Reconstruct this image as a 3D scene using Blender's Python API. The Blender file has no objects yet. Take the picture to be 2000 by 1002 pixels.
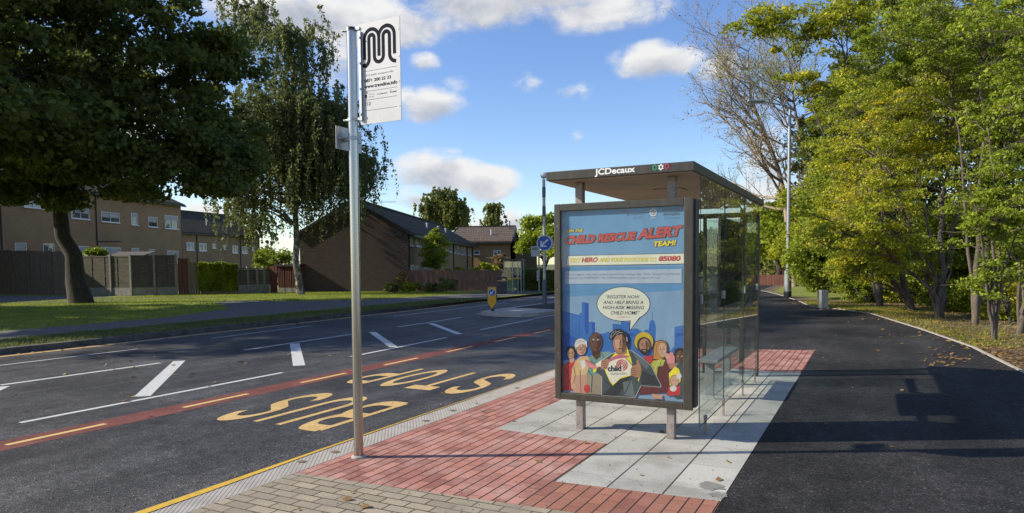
import bpy, math, random
import numpy as np
from mathutils import Vector, Matrix
sc = bpy.context.scene
C = sc.collection

# ------------------------------------------------------------------ camera
FPX, CY, PITCH, ROLL, YAW, EYE = 1344.6905, 587.6289, -0.0533, -0.0091, 0.481, 1.5839
Fv = np.array([-math.sin(YAW)*math.cos(PITCH), math.cos(YAW)*math.cos(PITCH), math.sin(PITCH)])
R0 = np.array([math.cos(YAW), math.sin(YAW), 0.0]); U0 = np.cross(R0, Fv)
Rv = R0*math.cos(ROLL)+U0*math.sin(ROLL); Uv = np.cross(Rv, Fv)
EYEP = np.array([0, 0, EYE])
cam_d = bpy.data.cameras.new('camera'); cam = bpy.data.objects.new('camera', cam_d); C.objects.link(cam)
cam.matrix_world = Matrix(((Rv[0], Uv[0], -Fv[0], 0), (Rv[1], Uv[1], -Fv[1], 0), (Rv[2], Uv[2], -Fv[2], EYE), (0, 0, 0, 1)))
cam_d.sensor_width = 36; cam_d.sensor_fit = 'HORIZONTAL'; cam_d.lens = FPX/2000*36
cam_d.shift_y = (CY-501)/2000; cam_d.clip_end = 3000; cam_d.clip_start = 0.05
sc.camera = cam

# ------------------------------------------------------------------ light
SUN_EL = math.radians(31); SDX, SDY = -0.88, -0.475
SUN_AZ = math.atan2(SDX, SDY)                      # clockwise from +Y
sd = Vector((SDX*math.cos(SUN_EL), SDY*math.cos(SUN_EL), math.sin(SUN_EL)))
sl = bpy.data.lights.new('sun', 'SUN'); sl.energy = 4.9; sl.angle = math.radians(0.53); sl.color = (1, 0.92, 0.78)
so = bpy.data.objects.new('sun', sl); C.objects.link(so); so.rotation_euler = sd.to_track_quat('Z', 'Y').to_euler()
sc.view_settings.view_transform = 'Standard'; sc.view_settings.look = 'None'
sc.view_settings.gamma = 1; sc.view_settings.exposure = 0.5
sc.cycles.max_bounces = 8; sc.cycles.transparent_max_bounces = 24

w = bpy.data.worlds.new('World'); sc.world = w; w.use_nodes = True
def build_world():
    nt = w.node_tree; N = nt.nodes; L = nt.links; N.clear()
    def nd(t, **k):
        n = N.new(t)
        for a, b in k.items(): setattr(n, a, b)
        return n
    def m(op, a, b=None, c=None, clamp=False):
        n = nd('ShaderNodeMath', operation=op, use_clamp=clamp)
        for i, v in enumerate((a, b, c)):
            if v is None: continue
            if isinstance(v, (int, float)): n.inputs[i].default_value = v
            else: L.new(v, n.inputs[i])
        return n.outputs[0]
    sky = nd('ShaderNodeTexSky', sky_type='NISHITA'); sky.sun_disc = False
    sky.sun_elevation = SUN_EL; sky.sun_rotation = SUN_AZ; sky.air_density = 1.0; sky.dust_density = 0.3; sky.ozone_density = 2.6
    tc = nd('ShaderNodeTexCoord'); sep = nd('ShaderNodeSeparateXYZ'); L.new(tc.outputs['Generated'], sep.inputs[0])
    # azimuth measured left of +Y, elevation, both in degrees
    az = m('MULTIPLY', m('ARCTAN2', m('MULTIPLY', sep.outputs[0], -1.0), sep.outputs[1]), 57.2958)
    el = m('MULTIPLY', m('ARCSINE', sep.outputs[2]), 57.2958)
    def noise(scale, detail, rough, dist=0.0, off=(0, 0, 0), zs=1.6):
        mp = nd('ShaderNodeMapping'); mp.inputs['Location'].default_value = off; mp.inputs['Scale'].default_value = (1, 1, zs)
        L.new(tc.outputs['Generated'], mp.inputs[0])
        n = nd('ShaderNodeTexNoise'); n.inputs['Scale'].default_value = scale; n.inputs['Detail'].default_value = detail
        n.inputs['Roughness'].default_value = rough; n.inputs['Distortion'].default_value = dist
        L.new(mp.outputs[0], n.inputs['Vector']); return n.outputs[0]
    n1 = noise(11, 10, 0.62, 0.25); n2 = noise(30, 6, 0.6, 0.3, (3, 1, 2)); n3 = noise(4.5, 5, 0.5, 0.0, (7, 2, 5))
    def px(x, y):
        d = Fv+Rv*(x-1000)/FPX-Uv*(y-CY)/FPX; d = d/np.linalg.norm(d)
        return math.degrees(math.atan2(-d[0], d[1])), math.degrees(math.asin(d[2]))
    clouds = [  # pixel centre, half sizes, weight
        (845, 205, 66, 36, 1.1), (800, 190, 30, 22, .7), (830, 120, 32, 20, .7), (893, 165, 32, 18, .5),
        (1285, 118, 92, 38, 1.05), (1050, 160, 50, 26, .42), (1105, 178, 62, 24, .45), (1325, 205, 30, 16, .3),
        (860, 335, 88, 42, 1.2), (955, 355, 60, 36, 1.1), (815, 390, 55, 24, .8), (1000, 440, 42, 44, .95), (930, 440, 75, 34, .45),
        (1128, 268, 16, 14, .45), (600, 30, 190, 62, 1.3), (760, 45, 130, 48, 1.0), (940, 10, 170, 52, .95), (1080, -10, 230, 40, 1.0), (1150, 20, 170, 45, .7), (1000, -90, 420, 100, 1.2),
        (660, 120, 60, 55, .75), (400, 425, 70, 30, 1.0), (470, 500, 200, 34, 1.0), (120, 200, 300, 120, .8), (1400, 140, 60, 40, .6), (1500, 330, 60, 120, .55), (1480, 430, 60, 60, .7)]
    dens = None; shade = None
    for (x, y, hx, hy, wt) in clouds:
        a, e = px(x, y); a2, _ = px(x+hx, y); _, e2 = px(x, y-hy)
        ha = abs(a2-a); he = abs(e2-e)
        da = m('DIVIDE', m('SUBTRACT', az, a), ha); de = m('DIVIDE', m('SUBTRACT', el, e), he)
        dd = m('SQRT', m('ADD', m('MULTIPLY', da, da), m('MULTIPLY', de, de)))
        v = m('MULTIPLY', m('SUBTRACT', 1.3, dd), wt*1.15)
        s = m('ADD', m('MULTIPLY', de, 0.5), 0.5)
        v0 = m('MAXIMUM', v, 0.0)
        dens = v0 if dens is None else m('MAXIMUM', dens, v0)
        sv = m('MULTIPLY', v0, s)
        shade = (sv, v0) if shade is None else (m('ADD', shade[0], sv), m('ADD', shade[1], v0))
    # scattered cloud over the part of the sky behind the camera
    back = m('MULTIPLY', m('GREATER_THAN', m('ABSOLUTE', m('SUBTRACT', az, 28.0)), 60.0), m('MULTIPLY', m('SUBTRACT', n3, 0.42), 2.5))
    dens = m('MAXIMUM', dens, m('MAXIMUM', back, 0.0))
    nn = m('ADD', m('MULTIPLY', m('SUBTRACT', n1, 0.5), 2.6), m('MULTIPLY', m('SUBTRACT', n2, 0.5), 0.9))
    body = m('ADD', dens, m('MULTIPLY', nn, m('MINIMUM', m('MULTIPLY', dens, 3.0), 1.0)))
    mr = nd('ShaderNodeMapRange', interpolation_type='SMOOTHSTEP'); L.new(body, mr.inputs[0])
    mr.inputs[1].default_value = 0.08; mr.inputs[2].default_value = 1.0
    low = nd('ShaderNodeMapRange'); L.new(el, low.inputs[0]); low.inputs[1].default_value = -1; low.inputs[2].default_value = 3
    fac = m('MULTIPLY', mr.outputs[0], low.outputs[0])
    sh = m('DIVIDE', shade[0], m('ADD', shade[1], 0.001))
    sh = m('ADD', sh, m('MULTIPLY', m('SUBTRACT', n1, 0.5), 2.2))
    sh = m('SUBTRACT', sh, m('MULTIPLY', m('SUBTRACT', body, 0.8), 0.28), clamp=True)
    # high cover overhead shows its grey underside
    hi = nd('ShaderNodeMapRange'); L.new(el, hi.inputs[0]); hi.inputs[1].default_value = 20; hi.inputs[2].default_value = 27
    hi.inputs[3].default_value = 0.0; hi.inputs[4].default_value = 0.34
    sh = m('SUBTRACT', sh, hi.outputs[0], clamp=True)
    cr = nd('ShaderNodeValToRGB'); L.new(sh, cr.inputs[0])
    e = cr.color_ramp.elements; e[0].position = 0.05; e[0].color = (2.3, 2.5, 2.95, 1); e[1].position = 0.66; e[1].color = (4.5, 4.5, 4.5, 1)
    mx = nd('ShaderNodeMix', data_type='RGBA'); L.new(fac, mx.inputs[0]); 
    hs = nd('ShaderNodeHueSaturation'); hs.inputs['Hue'].default_value = 0.512; hs.inputs['Saturation'].default_value = 1.14; hs.inputs['Value'].default_value = 1.0
    L.new(sky.outputs[0], hs.inputs['Color']); L.new(hs.outputs[0], mx.inputs[6]); L.new(cr.outputs[0], mx.inputs[7])
    bg = nd('ShaderNodeBackground'); bg.inputs[1].default_value = 0.14; L.new(mx.outputs[2], bg.inputs[0])
    out = nd('ShaderNodeOutputWorld'); L.new(bg.outputs[0], out.inputs[0])
build_world()

# ------------------------------------------------------------------ helpers
def pray(x, y):
    return Fv+Rv*(x-1000)/FPX-Uv*(y-CY)/FPX
def gp(x, y, z=0.0):                     # pixel of the photograph -> point on the level z
    d = pray(x, y); return EYEP+d*((z-EYE)/d[2])
def onplane(x, y, P, n):
    d = pray(x, y); return EYEP+d*(np.dot(np.array(P)-EYEP, n)/np.dot(d, n))
def at_depth(x, y, dep): return EYEP+pray(x, y)*dep
def tag(o, label=None, cat=None, group=None, kind=None):
    for k, v in (('label', label), ('category', cat), ('group', group), ('kind', kind)):
        if v: o[k] = v
    return o
def empty(name, loc, label, cat, group=None):
    o = bpy.data.objects.new(name, None); C.objects.link(o); o.location = tuple(float(v) for v in loc); o.empty_display_size = 0.3
    return tag(o, label, cat, group)

class MB:
    def __init__(s): s.v = []; s.f = []; s.m = []; s.n = 0
    def add(s, vs, fs, mi=0):
        b = s.n; s.v.extend([tuple(map(float, q)) for q in vs]); s.n += len(vs)
        s.f.extend([tuple(b+i for i in q) for q in fs]); s.m.extend([mi]*len(fs)); return s
    def box(s, c, d, mi=0, ax=None):     # centre, full sizes, optional axis triple
        c = np.array(c, float); h = np.array(d, float)/2
        A = np.eye(3) if ax is None else np.array(ax, float)
        vs = [c+A[0]*h[0]*i+A[1]*h[1]*j+A[2]*h[2]*k for i in (-1, 1) for j in (-1, 1) for k in (-1, 1)]
        return s.add(vs, [(0, 1, 3, 2), (4, 6, 7, 5), (0, 4, 5, 1), (2, 3, 7, 6), (0, 2, 6, 4), (1, 5, 7, 3)], mi)
    def bb(s, x0, x1, y0, y1, z0, z1, mi=0):
        return s.box(((x0+x1)/2, (y0+y1)/2, (z0+z1)/2), (x1-x0, y1-y0, z1-z0), mi)
    def cyl(s, p0, p1, r0, r1=None, n=16, mi=0, caps=True):
        r1 = r0 if r1 is None else r1; p0 = np.array(p0, float); p1 = np.array(p1, float)
        d = p1-p0; d /= np.linalg.norm(d)+1e-9; u = np.cross(d, (0, 0, 1.0) if abs(d[2]) < .9 else (1.0, 0, 0)); u /= np.linalg.norm(u); q = np.cross(d, u)
        vs = []
        for p, r in ((p0, r0), (p1, r1)):
            for i in range(n):
                a = 2*math.pi*i/n; vs.append(p+r*(u*math.cos(a)+q*math.sin(a)))
        fs = [(i, (i+1) % n, n+(i+1) % n, n+i) for i in range(n)]
        if caps: fs += [tuple(range(n-1, -1, -1)), tuple(range(n, 2*n))]
        return s.add(vs, fs, mi)
    def lathe(s, c, prof, n=24, mi=0):
        vs = []
        for r, z in prof:
            for i in range(n):
                a = 2*math.pi*i/n; vs.append((c[0]+r*math.cos(a), c[1]+r*math.sin(a), c[2]+z))
        fs = [(k*n+i, k*n+(i+1) % n, (k+1)*n+(i+1) % n, (k+1)*n+i) for k in range(len(prof)-1) for i in range(n)]
        return s.add(vs, fs, mi)
    def sphere(s, c, r, n=16, mi=0, sz=1.0):
        return s.lathe(c, [(max(r*math.sin(math.pi*k/n), 1e-4), -r*sz*math.cos(math.pi*k/n)) for k in range(n+1)], n, mi)
    def poly(s, pts, mi=0): return s.add(pts, [tuple(range(len(pts)))], mi)
    def prism(s, pts, z0, z1, mi=0):
        n = len(pts); vs = [(p[0], p[1], z0) for p in pts]+[(p[0], p[1], z1) for p in pts]
        return s.add(vs, [tuple(range(n-1, -1, -1)), tuple(range(n, 2*n))]+[(i, (i+1) % n, n+(i+1) % n, n+i) for i in range(n)], mi)
    def extr(s, pts3, vec, mi=0):        # planar polygon in space, given thickness vector
        n = len(pts3); v = np.array(vec, float); a = [np.array(p, float) for p in pts3]
        return s.add(a+[p+v for p in a], [tuple(range(n-1, -1, -1)), tuple(range(n, 2*n))]+[(i, (i+1) % n, n+(i+1) % n, n+i) for i in range(n)], mi)
    def build(s, name, mats, parent=None, smooth=False, bevel=0, fix=True, **t):
        me = bpy.data.meshes.new(name)
        off = np.array(parent.location) if parent else np.zeros(3)
        if parent and parent.parent: off = off+np.array(parent.parent.location)
        me.from_pydata([tuple(np.array(q)-off) for q in s.v], [], s.f)
        if not isinstance(mats, (list, tuple)): mats = [mats]
        for m_ in mats: me.materials.append(m_)
        me.polygons.foreach_set('material_index', s.m)
        if fix:
            import bmesh
            bm = bmesh.new(); bm.from_mesh(me); bmesh.ops.recalc_face_normals(bm, faces=bm.faces); bm.to_mesh(me); bm.free()
        if smooth:
            me.polygons.foreach_set('use_smooth', [True]*len(me.polygons))
            try: me.set_sharp_from_angle(angle=math.radians(40))
            except Exception: pass
        o = bpy.data.objects.new(name, me); C.objects.link(o)
        if parent: o.parent = parent
        if bevel:
            b = o.modifiers.new('bevel', 'BEVEL'); b.width = bevel; b.segments = 2; b.limit_method = 'ANGLE'
        return tag(o, **t)

# ------------------------------------------------------------------ materials
def mat(name, col, rough=.7, col2=None, scale=5, detail=6, metal=0, bump=0, bscale=None, spec=.5, vec='Object', lo=.35, hi=.65, trans=0, stretch=None, nrough=.6, col3=None, scale3=1.0, lo3=.45, hi3=.7):
    m_ = bpy.data.materials.new(name); m_.use_nodes = True; nt = m_.node_tree; N = nt.nodes; L = nt.links; p = N['Principled BSDF']
    p.inputs['Roughness'].default_value = rough; p.inputs['Metallic'].default_value = metal; p.inputs['Specular IOR Level'].default_value = spec
    p.inputs['Base Color'].default_value = (*col, 1)
    tc = N.new('ShaderNodeTexCoord'); src = tc.outputs[vec]
    if stretch:
        mp = N.new('ShaderNodeMapping'); mp.inputs['Scale'].default_value = stretch; L.new(src, mp.inputs[0]); src = mp.outputs[0]
    def nz(sc_, dt):
        n = N.new('ShaderNodeTexNoise'); n.inputs['Scale'].default_value = sc_; n.inputs['Detail'].default_value = dt; n.inputs['Roughness'].default_value = nrough
        L.new(src, n.inputs['Vector']); return n
    last = None
    if col2:
        n = nz(scale, detail); r = N.new('ShaderNodeMapRange'); r.inputs[1].default_value = lo; r.inputs[2].default_value = hi; L.new(n.outputs[0], r.inputs[0])
        x = N.new('ShaderNodeMix'); x.data_type = 'RGBA'; L.new(r.outputs[0], x.inputs[0]); x.inputs[6].default_value = (*col, 1); x.inputs[7].default_value = (*col2, 1)
        last = x.outputs[2]
        if col3:
            n = nz(scale3, 4); r = N.new('ShaderNodeMapRange'); r.inputs[1].default_value = lo3; r.inputs[2].default_value = hi3; L.new(n.outputs[0], r.inputs[0])
            x = N.new('ShaderNodeMix'); x.data_type = 'RGBA'; L.new(r.outputs[0], x.inputs[0]); L.new(last, x.inputs[6]); x.inputs[7].default_value = (*col3, 1); last = x.outputs[2]
        L.new(last, p.inputs['Base Color'])
    if bump:
        n = nz(bscale or scale*3, 5); b = N.new('ShaderNodeBump'); b.inputs['Strength'].default_value = bump; b.inputs['Distance'].default_value = .01
        L.new(n.outputs[0], b.inputs['Height']); L.new(b.outputs[0], p.inputs['Normal'])
    return m_
def brickmat(name, c1, c2, mortar, bw, rh, ms, rough=.8, swap='xz', offset=.5, bias=0, bump=.5, wear=None, wscale=1.5, smooth=.1, groove=None, gcol=(.03, .02, .018), org=0.0, wf=.6, wlo=.4, whi=.75):
    m_ = bpy.data.materials.new(name); m_.use_nodes = True; nt = m_.node_tree; N = nt.nodes; L = nt.links; p = N['Principled BSDF']; p.inputs['Roughness'].default_value = rough
    tc = N.new('ShaderNodeTexCoord'); mp0 = N.new('ShaderNodeMapping'); mp0.inputs['Location'].default_value = (-org, 0, 0); L.new(tc.outputs['Object'], mp0.inputs[0]); sp = N.new('ShaderNodeSeparateXYZ'); L.new(mp0.outputs[0], sp.inputs[0]); cb = N.new('ShaderNodeCombineXYZ')
    ix = {'x': 0, 'y': 1, 'z': 2}
    if swap == 'wall':                  # u = x + y mixed for a wall at any angle
        ad = N.new('ShaderNodeMath'); ad.operation = 'ADD'; L.new(sp.outputs[0], ad.inputs[0]); L.new(sp.outputs[1], ad.inputs[1]); L.new(ad.outputs[0], cb.inputs[0]); L.new(sp.outputs[2], cb.inputs[1])
    else:
        L.new(sp.outputs[ix[swap[0]]], cb.inputs[0]); L.new(sp.outputs[ix[swap[1]]], cb.inputs[1])
    b = N.new('ShaderNodeTexBrick'); L.new(cb.outputs[0], b.inputs[0]); b.offset = offset
    b.inputs['Color1'].default_value = (*c1, 1); b.inputs['Color2'].default_value = (*c2, 1); b.inputs['Mortar'].default_value = (*mortar, 1)
    b.inputs['Scale'].default_value = 1; b.inputs['Brick Width'].default_value = bw; b.inputs['Row Height'].default_value = rh; b.inputs['Mortar Size'].default_value = ms
    b.inputs['Mortar Smooth'].default_value = smooth; b.inputs['Bias'].default_value = bias
    n = N.new('ShaderNodeTexNoise'); n.inputs['Scale'].default_value = wscale; n.inputs['Detail'].default_value = 8; n.inputs['Roughness'].default_value = .65; L.new(tc.outputs['Object'], n.inputs[0])
    r = N.new('ShaderNodeMapRange'); r.inputs[1].default_value = wlo; r.inputs[2].default_value = whi; L.new(n.outputs[0], r.inputs[0])
    x = N.new('ShaderNodeMix'); x.data_type = 'RGBA'; L.new(r.outputs[0], x.inputs[0]); L.new(b.outputs[0], x.inputs[6]); x.inputs[7].default_value = (*(wear or mortar), 1)
    mul = N.new('ShaderNodeMath'); mul.operation = 'MULTIPLY'; L.new(r.outputs[0], mul.inputs[0]); mul.inputs[1].default_value = wf; L.new(mul.outputs[0], x.inputs[0])
    n2 = N.new('ShaderNodeTexNoise'); n2.inputs['Scale'].default_value = 60; n2.inputs['Detail'].default_value = 3; L.new(tc.outputs['Object'], n2.inputs[0])
    mm = N.new('ShaderNodeMix'); mm.data_type = 'RGBA'; mm.blend_type = 'OVERLAY'; mm.inputs[0].default_value = .35; L.new(x.outputs[2], mm.inputs[6]); L.new(n2.outputs[0], mm.inputs[7])
    L.new(mm.outputs[2], p.inputs['Base Color'])
    if groove:                          # continuous open joints in one direction only
        gx = N.new('ShaderNodeMath'); gx.operation = 'DIVIDE'; L.new(sp.outputs[ix[groove[0]]], gx.inputs[0]); gx.inputs[1].default_value = groove[1]
        gy = N.new('ShaderNodeMath'); gy.operation = 'ADD'; L.new(gx.outputs[0], gy.inputs[0]); gy.inputs[1].default_value = groove[2]/groove[1]/2
        gf = N.new('ShaderNodeMath'); gf.operation = 'FRACT'; L.new(gy.outputs[0], gf.inputs[0])
        gl = N.new('ShaderNodeMath'); gl.operation = 'LESS_THAN'; L.new(gf.outputs[0], gl.inputs[0]); gl.inputs[1].default_value = groove[2]/groove[1]
        gm = N.new('ShaderNodeMix'); gm.data_type = 'RGBA'; L.new(gl.outputs[0], gm.inputs[0]); L.new(mm.outputs[2], gm.inputs[6]); gm.inputs[7].default_value = (*gcol, 1); L.new(gm.outputs[2], p.inputs['Base Color'])
    p.inputs['Specular IOR Level'].default_value = .25
    bp = N.new('ShaderNodeBump'); bp.inputs['Strength'].default_value = bump; bp.inputs['Distance'].default_value = .006; inv = N.new('ShaderNodeMath'); inv.operation = 'SUBTRACT'; inv.inputs[0].default_value = 1
    L.new(b.outputs['Fac'], inv.inputs[1]); L.new(inv.outputs[0], bp.inputs['Height']); L.new(bp.outputs[0], p.inputs['Normal'])
    return m_
def leafmat(name, stops, trans=.45, rough=.55):
    m_ = bpy.data.materials.new(name); m_.use_nodes = True; nt = m_.node_tree; N = nt.nodes; L = nt.links; p = N['Principled BSDF']
    p.inputs['Roughness'].default_value = rough; p.inputs['Specular IOR Level'].default_value = .35
    g = N.new('ShaderNodeNewGeometry'); cr = N.new('ShaderNodeValToRGB'); tc = N.new('ShaderNodeTexCoord'); nz = N.new('ShaderNodeTexNoise'); nz.inputs['Scale'].default_value = .75; nz.inputs['Detail'].default_value = 3; L.new(tc.outputs['Object'], nz.inputs[0])
    mr = N.new('ShaderNodeMapRange'); mr.inputs[1].default_value = .3; mr.inputs[2].default_value = .7; L.new(nz.outputs[0], mr.inputs[0])
    q = N.new('ShaderNodeMix'); q.inputs[0].default_value = .5; L.new(g.outputs['Random Per Island'], q.inputs[2]); L.new(mr.outputs[0], q.inputs[3]); L.new(q.outputs[0], cr.inputs[0])
    els = cr.color_ramp.elements
    while len(els) < len(stops): els.new(.5)
    for e, (q, c_) in zip(els, stops): e.position = q; e.color = (*c_, 1)
    L.new(cr.outputs[0], p.inputs['Base Color'])
    t = N.new('ShaderNodeBsdfTranslucent'); L.new(cr.outputs[0], t.inputs[0]); mx = N.new('ShaderNodeMixShader'); mx.inputs[0].default_value = trans
    L.new(p.outputs[0], mx.inputs[1]); L.new(t.outputs[0], mx.inputs[2]); L.new(mx.outputs[0], N['Material Output'].inputs[0])
    return m_
def flat(name, col, rough=.6, metal=0, spec=.5): return mat(name, col, rough, metal=metal, spec=spec)
def glassmat(name, tint=(.93, .97, .95), refl=.0, dirt=.06):
    m_ = bpy.data.materials.new(name); m_.use_nodes = True; nt = m_.node_tree; N = nt.nodes; L = nt.links; N.remove(N['Principled BSDF'])
    t = N.new('ShaderNodeBsdfTransparent'); t.inputs[0].default_value = (*tint, 1); g = N.new('ShaderNodeBsdfGlossy'); g.inputs['Roughness'].default_value = 0.0; g.inputs[0].default_value = (1, 1, 1, 1)
    ge = N.new('ShaderNodeNewGeometry'); dt = N.new('ShaderNodeVectorMath'); dt.operation = 'DOT_PRODUCT'; L.new(ge.outputs['Normal'], dt.inputs[0]); L.new(ge.outputs['Incoming'], dt.inputs[1])
    def mth(op, x, y=None, clamp=False):
        n_ = N.new('ShaderNodeMath'); n_.operation = op; n_.use_clamp = clamp
        for k_, v_ in enumerate((x, y)):
            if v_ is None: continue
            if isinstance(v_, (int, float)): n_.inputs[k_].default_value = v_
            else: L.new(v_, n_.inputs[k_])
        return n_.outputs[0]
    f5 = mth('POWER', mth('SUBTRACT', 1.0, mth('ABSOLUTE', dt.outputs['Value'])), 5.0)
    a_ = mth('ADD', mth('MULTIPLY', f5, 0.92), 0.075+refl, True)
    mx = N.new('ShaderNodeMixShader'); L.new(a_, mx.inputs[0]); L.new(t.outputs[0], mx.inputs[1]); L.new(g.outputs[0], mx.inputs[2])
    d = N.new('ShaderNodeBsdfDiffuse'); d.inputs[0].default_value = (.55, .58, .55, 1)
    tc = N.new('ShaderNodeTexCoord'); n = N.new('ShaderNodeTexNoise'); n.inputs['Scale'].default_value = 3; n.inputs['Detail'].default_value = 8; L.new(tc.outputs['Object'], n.inputs[0])
    q = N.new('ShaderNodeMath'); q.operation = 'MULTIPLY'; L.new(n.outputs[0], q.inputs[0]); q.inputs[1].default_value = dirt*2
    m2 = N.new('ShaderNodeMixShader'); L.new(q.outputs[0], m2.inputs[0]); L.new(mx.outputs[0], m2.inputs[1]); L.new(d.outputs[0], m2.inputs[2])
    L.new(m2.outputs[0], N['Material Output'].inputs[0]); return m_

M = {}
def asphalt(name, dark, mid, stone, cell, thr, big, streak, rough=.65, spec=.3, lift=1.0):
    m_ = bpy.data.materials.new(name); m_.use_nodes = True; nt = m_.node_tree; N = nt.nodes; L = nt.links; p = N['Principled BSDF']; p.inputs['Specular IOR Level'].default_value = spec; p.inputs['Roughness'].default_value = rough
    tc = N.new('ShaderNodeTexCoord'); src = tc.outputs['Object']
    def nz(sc_, dt, rg=.6, st=None):
        s_ = src
        if st: mp = N.new('ShaderNodeMapping'); mp.inputs['Scale'].default_value = st; L.new(src, mp.inputs[0]); s_ = mp.outputs[0]
        n = N.new('ShaderNodeTexNoise'); n.inputs['Scale'].default_value = sc_; n.inputs['Detail'].default_value = dt; n.inputs['Roughness'].default_value = rg; L.new(s_, n.inputs[0]); return n.outputs[0]
    def rng_(v, lo, hi, o0, o1):
        r = N.new('ShaderNodeMapRange'); L.new(v, r.inputs[0])
        for k_, x_ in enumerate((lo, hi, o0, o1)): r.inputs[k_+1].default_value = x_
        return r.outputs[0]
    def mixc(f, c0, c1, blend='MIX'):
        x = N.new('ShaderNodeMix'); x.data_type = 'RGBA'; x.blend_type = blend
        if isinstance(f, float): x.inputs[0].default_value = f
        else: L.new(f, x.inputs[0])
        for k_, v_ in ((6, c0), (7, c1)):
            if isinstance(v_, tuple): x.inputs[k_].default_value = (*v_, 1)
            else: L.new(v_, x.inputs[k_])
        return x.outputs[2]
    vo = N.new('ShaderNodeTexVoronoi'); vo.inputs['Scale'].default_value = cell; L.new(src, vo.inputs['Vector'])
    sp = N.new('ShaderNodeSeparateColor'); L.new(vo.outputs['Color'], sp.inputs[0])
    grain = mixc(rng_(sp.outputs[0], .1, 1.0, 0, 1), dark, mid)
    grain = mixc(rng_(sp.outputs[1], thr, thr+.04, 0, 1), grain, stone)
    b1 = rng_(nz(big, 8, .62), .34, .66, .55, 1.55); b2 = rng_(nz(streak, 6, .6, (1, .14, 1)), .35, .65, .7, 1.35); b3 = rng_(nz(7, 6, .75), .35, .65, .72, 1.3)
    mu = N.new('ShaderNodeMath'); mu.operation = 'MULTIPLY'; L.new(b1, mu.inputs[0]); L.new(b2, mu.inputs[1]); m2 = N.new('ShaderNodeMath'); m2.operation = 'MULTIPLY'; L.new(mu.outputs[0], m2.inputs[0]); L.new(b3, m2.inputs[1])
    vm = N.new('ShaderNodeVectorMath'); vm.operation = 'SCALE'; L.new(grain, vm.inputs[0]); L.new(m2.outputs[0], vm.inputs['Scale']); L.new(vm.outputs[0], p.inputs['Base Color'])
    bp = N.new('ShaderNodeBump'); bp.inputs['Strength'].default_value = .7; bp.inputs['Distance'].default_value = .006; L.new(vo.outputs['Distance'], bp.inputs['Height']); L.new(bp.outputs[0], p.inputs['Normal'])
    return m_
M['road'] = asphalt('road_asphalt', (.024, .024, .025), (.072, .070, .069), (.18, .17, .16), 95, .955, .55, 2.2)
M['newtar'] = asphalt('new_asphalt', (.012, .0115, .012), (.042, .040, .040), (.10, .095, .09), 90, .96, .5, 1.5, rough=.8, spec=.2)
M['oldpath'] = mat('old_path_asphalt', (.12, .11, .10), .9, (.19, .175, .16), 5, 10, bump=.5, bscale=60, spec=.15)
M['redband'] = mat('red_road_surface', (.19, .058, .048), .85, (.10, .045, .038), 22, 9, nrough=.8, spec=.2, bump=.6, bscale=80, col3=(.24, .085, .07), scale3=2)
M['white'] = mat('road_paint_white', (.54, .54, .51), .7, (.10, .10, .10), 24, 12, lo=.52, hi=.66, nrough=.9)
M['yellow'] = mat('road_paint_yellow', (.60, .40, .15), .7, (.09, .075, .05), 24, 12, lo=.52, hi=.67, nrough=.9, col3=(.45, .29, .09), scale3=3)
M['cream'] = mat('road_paint_cream', (.66, .45, .16), .6, (.48, .30, .12), 14, 9, lo=.5, hi=.8)
M['kerbyel'] = mat('kerb_paint_yellow', (.62, .38, .03), .65, (.36, .25, .06), 14, 10, lo=.5, hi=.75)
M['concrete'] = mat('kerb_concrete', (.42, .385, .335), .85, (.31, .28, .24), 5, 9, bump=.4)
M['kerbgroove'] = mat('kerb_groove_dirt', (.38, .35, .30), .95, (.30, .27, .235), 8, 8)
M['kerbdark'] = mat('old_kerb_stone', (.12, .11, .10), .85, (.05, .048, .045), 4, 9, bump=.4)
M['redblock'] = brickmat('red_block_paving', (.44, .195, .145), (.24, .10, .075), (.15, .07, .055), .2, .0975, .003, swap='yx', wf=.7, wlo=.44, whi=.68, wear=(.50, .31, .26), wscale=3.0, bump=.6, groove=('x', .0975, .012), org=-1.94)
M['redblock2'] = brickmat('red_block_paving_edge', (.34, .15, .095), (.22, .09, .065), (.11, .055, .04), .2, .0975, .003, swap='yx', wear=(.38, .20, .15), wscale=2.2, bump=.6, groove=('x', .0975, .010), org=-1.94)
M['buff'] = brickmat('buff_block_paving', (.37, .31, .22), (.26, .22, .155), (.06, .05, .035), .2, .1, .006, swap='xy', wf=.8, wlo=.46, whi=.66, wear=(.23, .20, .15), wscale=2.6, bump=.8)
M['slab'] = brickmat('grey_paving_slab', (.46, .445, .39), (.35, .34, .30), (.20, .195, .175), .6, .39, .003, swap='yx', offset=0, wf=.75, wlo=.46, whi=.64, wear=(.25, .24, .20), wscale=2.4, bump=.3, groove=('x', .39, .013), gcol=(.05, .045, .035), org=-2.025)
def soilmat():
    return mat('woodland_soil', (.07, .045, .028), .95, (.20, .135, .075), 5, 12, bump=1.0, bscale=30, nrough=.8, col3=(.07, .085, .025), scale3=1.0, lo3=.58, hi3=.7)
M['soil'] = soilmat()
M['grass'] = mat('grass_lawn', (.13, .17, .018), .9, (.24, .27, .035), 9, 12, bump=1.0, bscale=60, nrough=.8, col3=(.11, .10, .035), scale3=.9, lo3=.46, hi3=.68)
M['verge'] = mat('grass_verge', (.075, .095, .020), .95, (.15, .14, .045), 7, 12, bump=1.0, bscale=60, nrough=.8, col3=(.09, .065, .03), scale3=1.2, lo3=.5, hi3=.65)
M['steel'] = mat('brushed_steel', (.52, .50, .46), .26, (.40, .37, .33), 30, 6, metal=1.0, stretch=(1, 1, .03), lo=.3, hi=.7)
M['galv'] = mat('galvanised_steel', (.46, .47, .47), .42, (.34, .35, .35), 12, 6, metal=.6)
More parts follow.
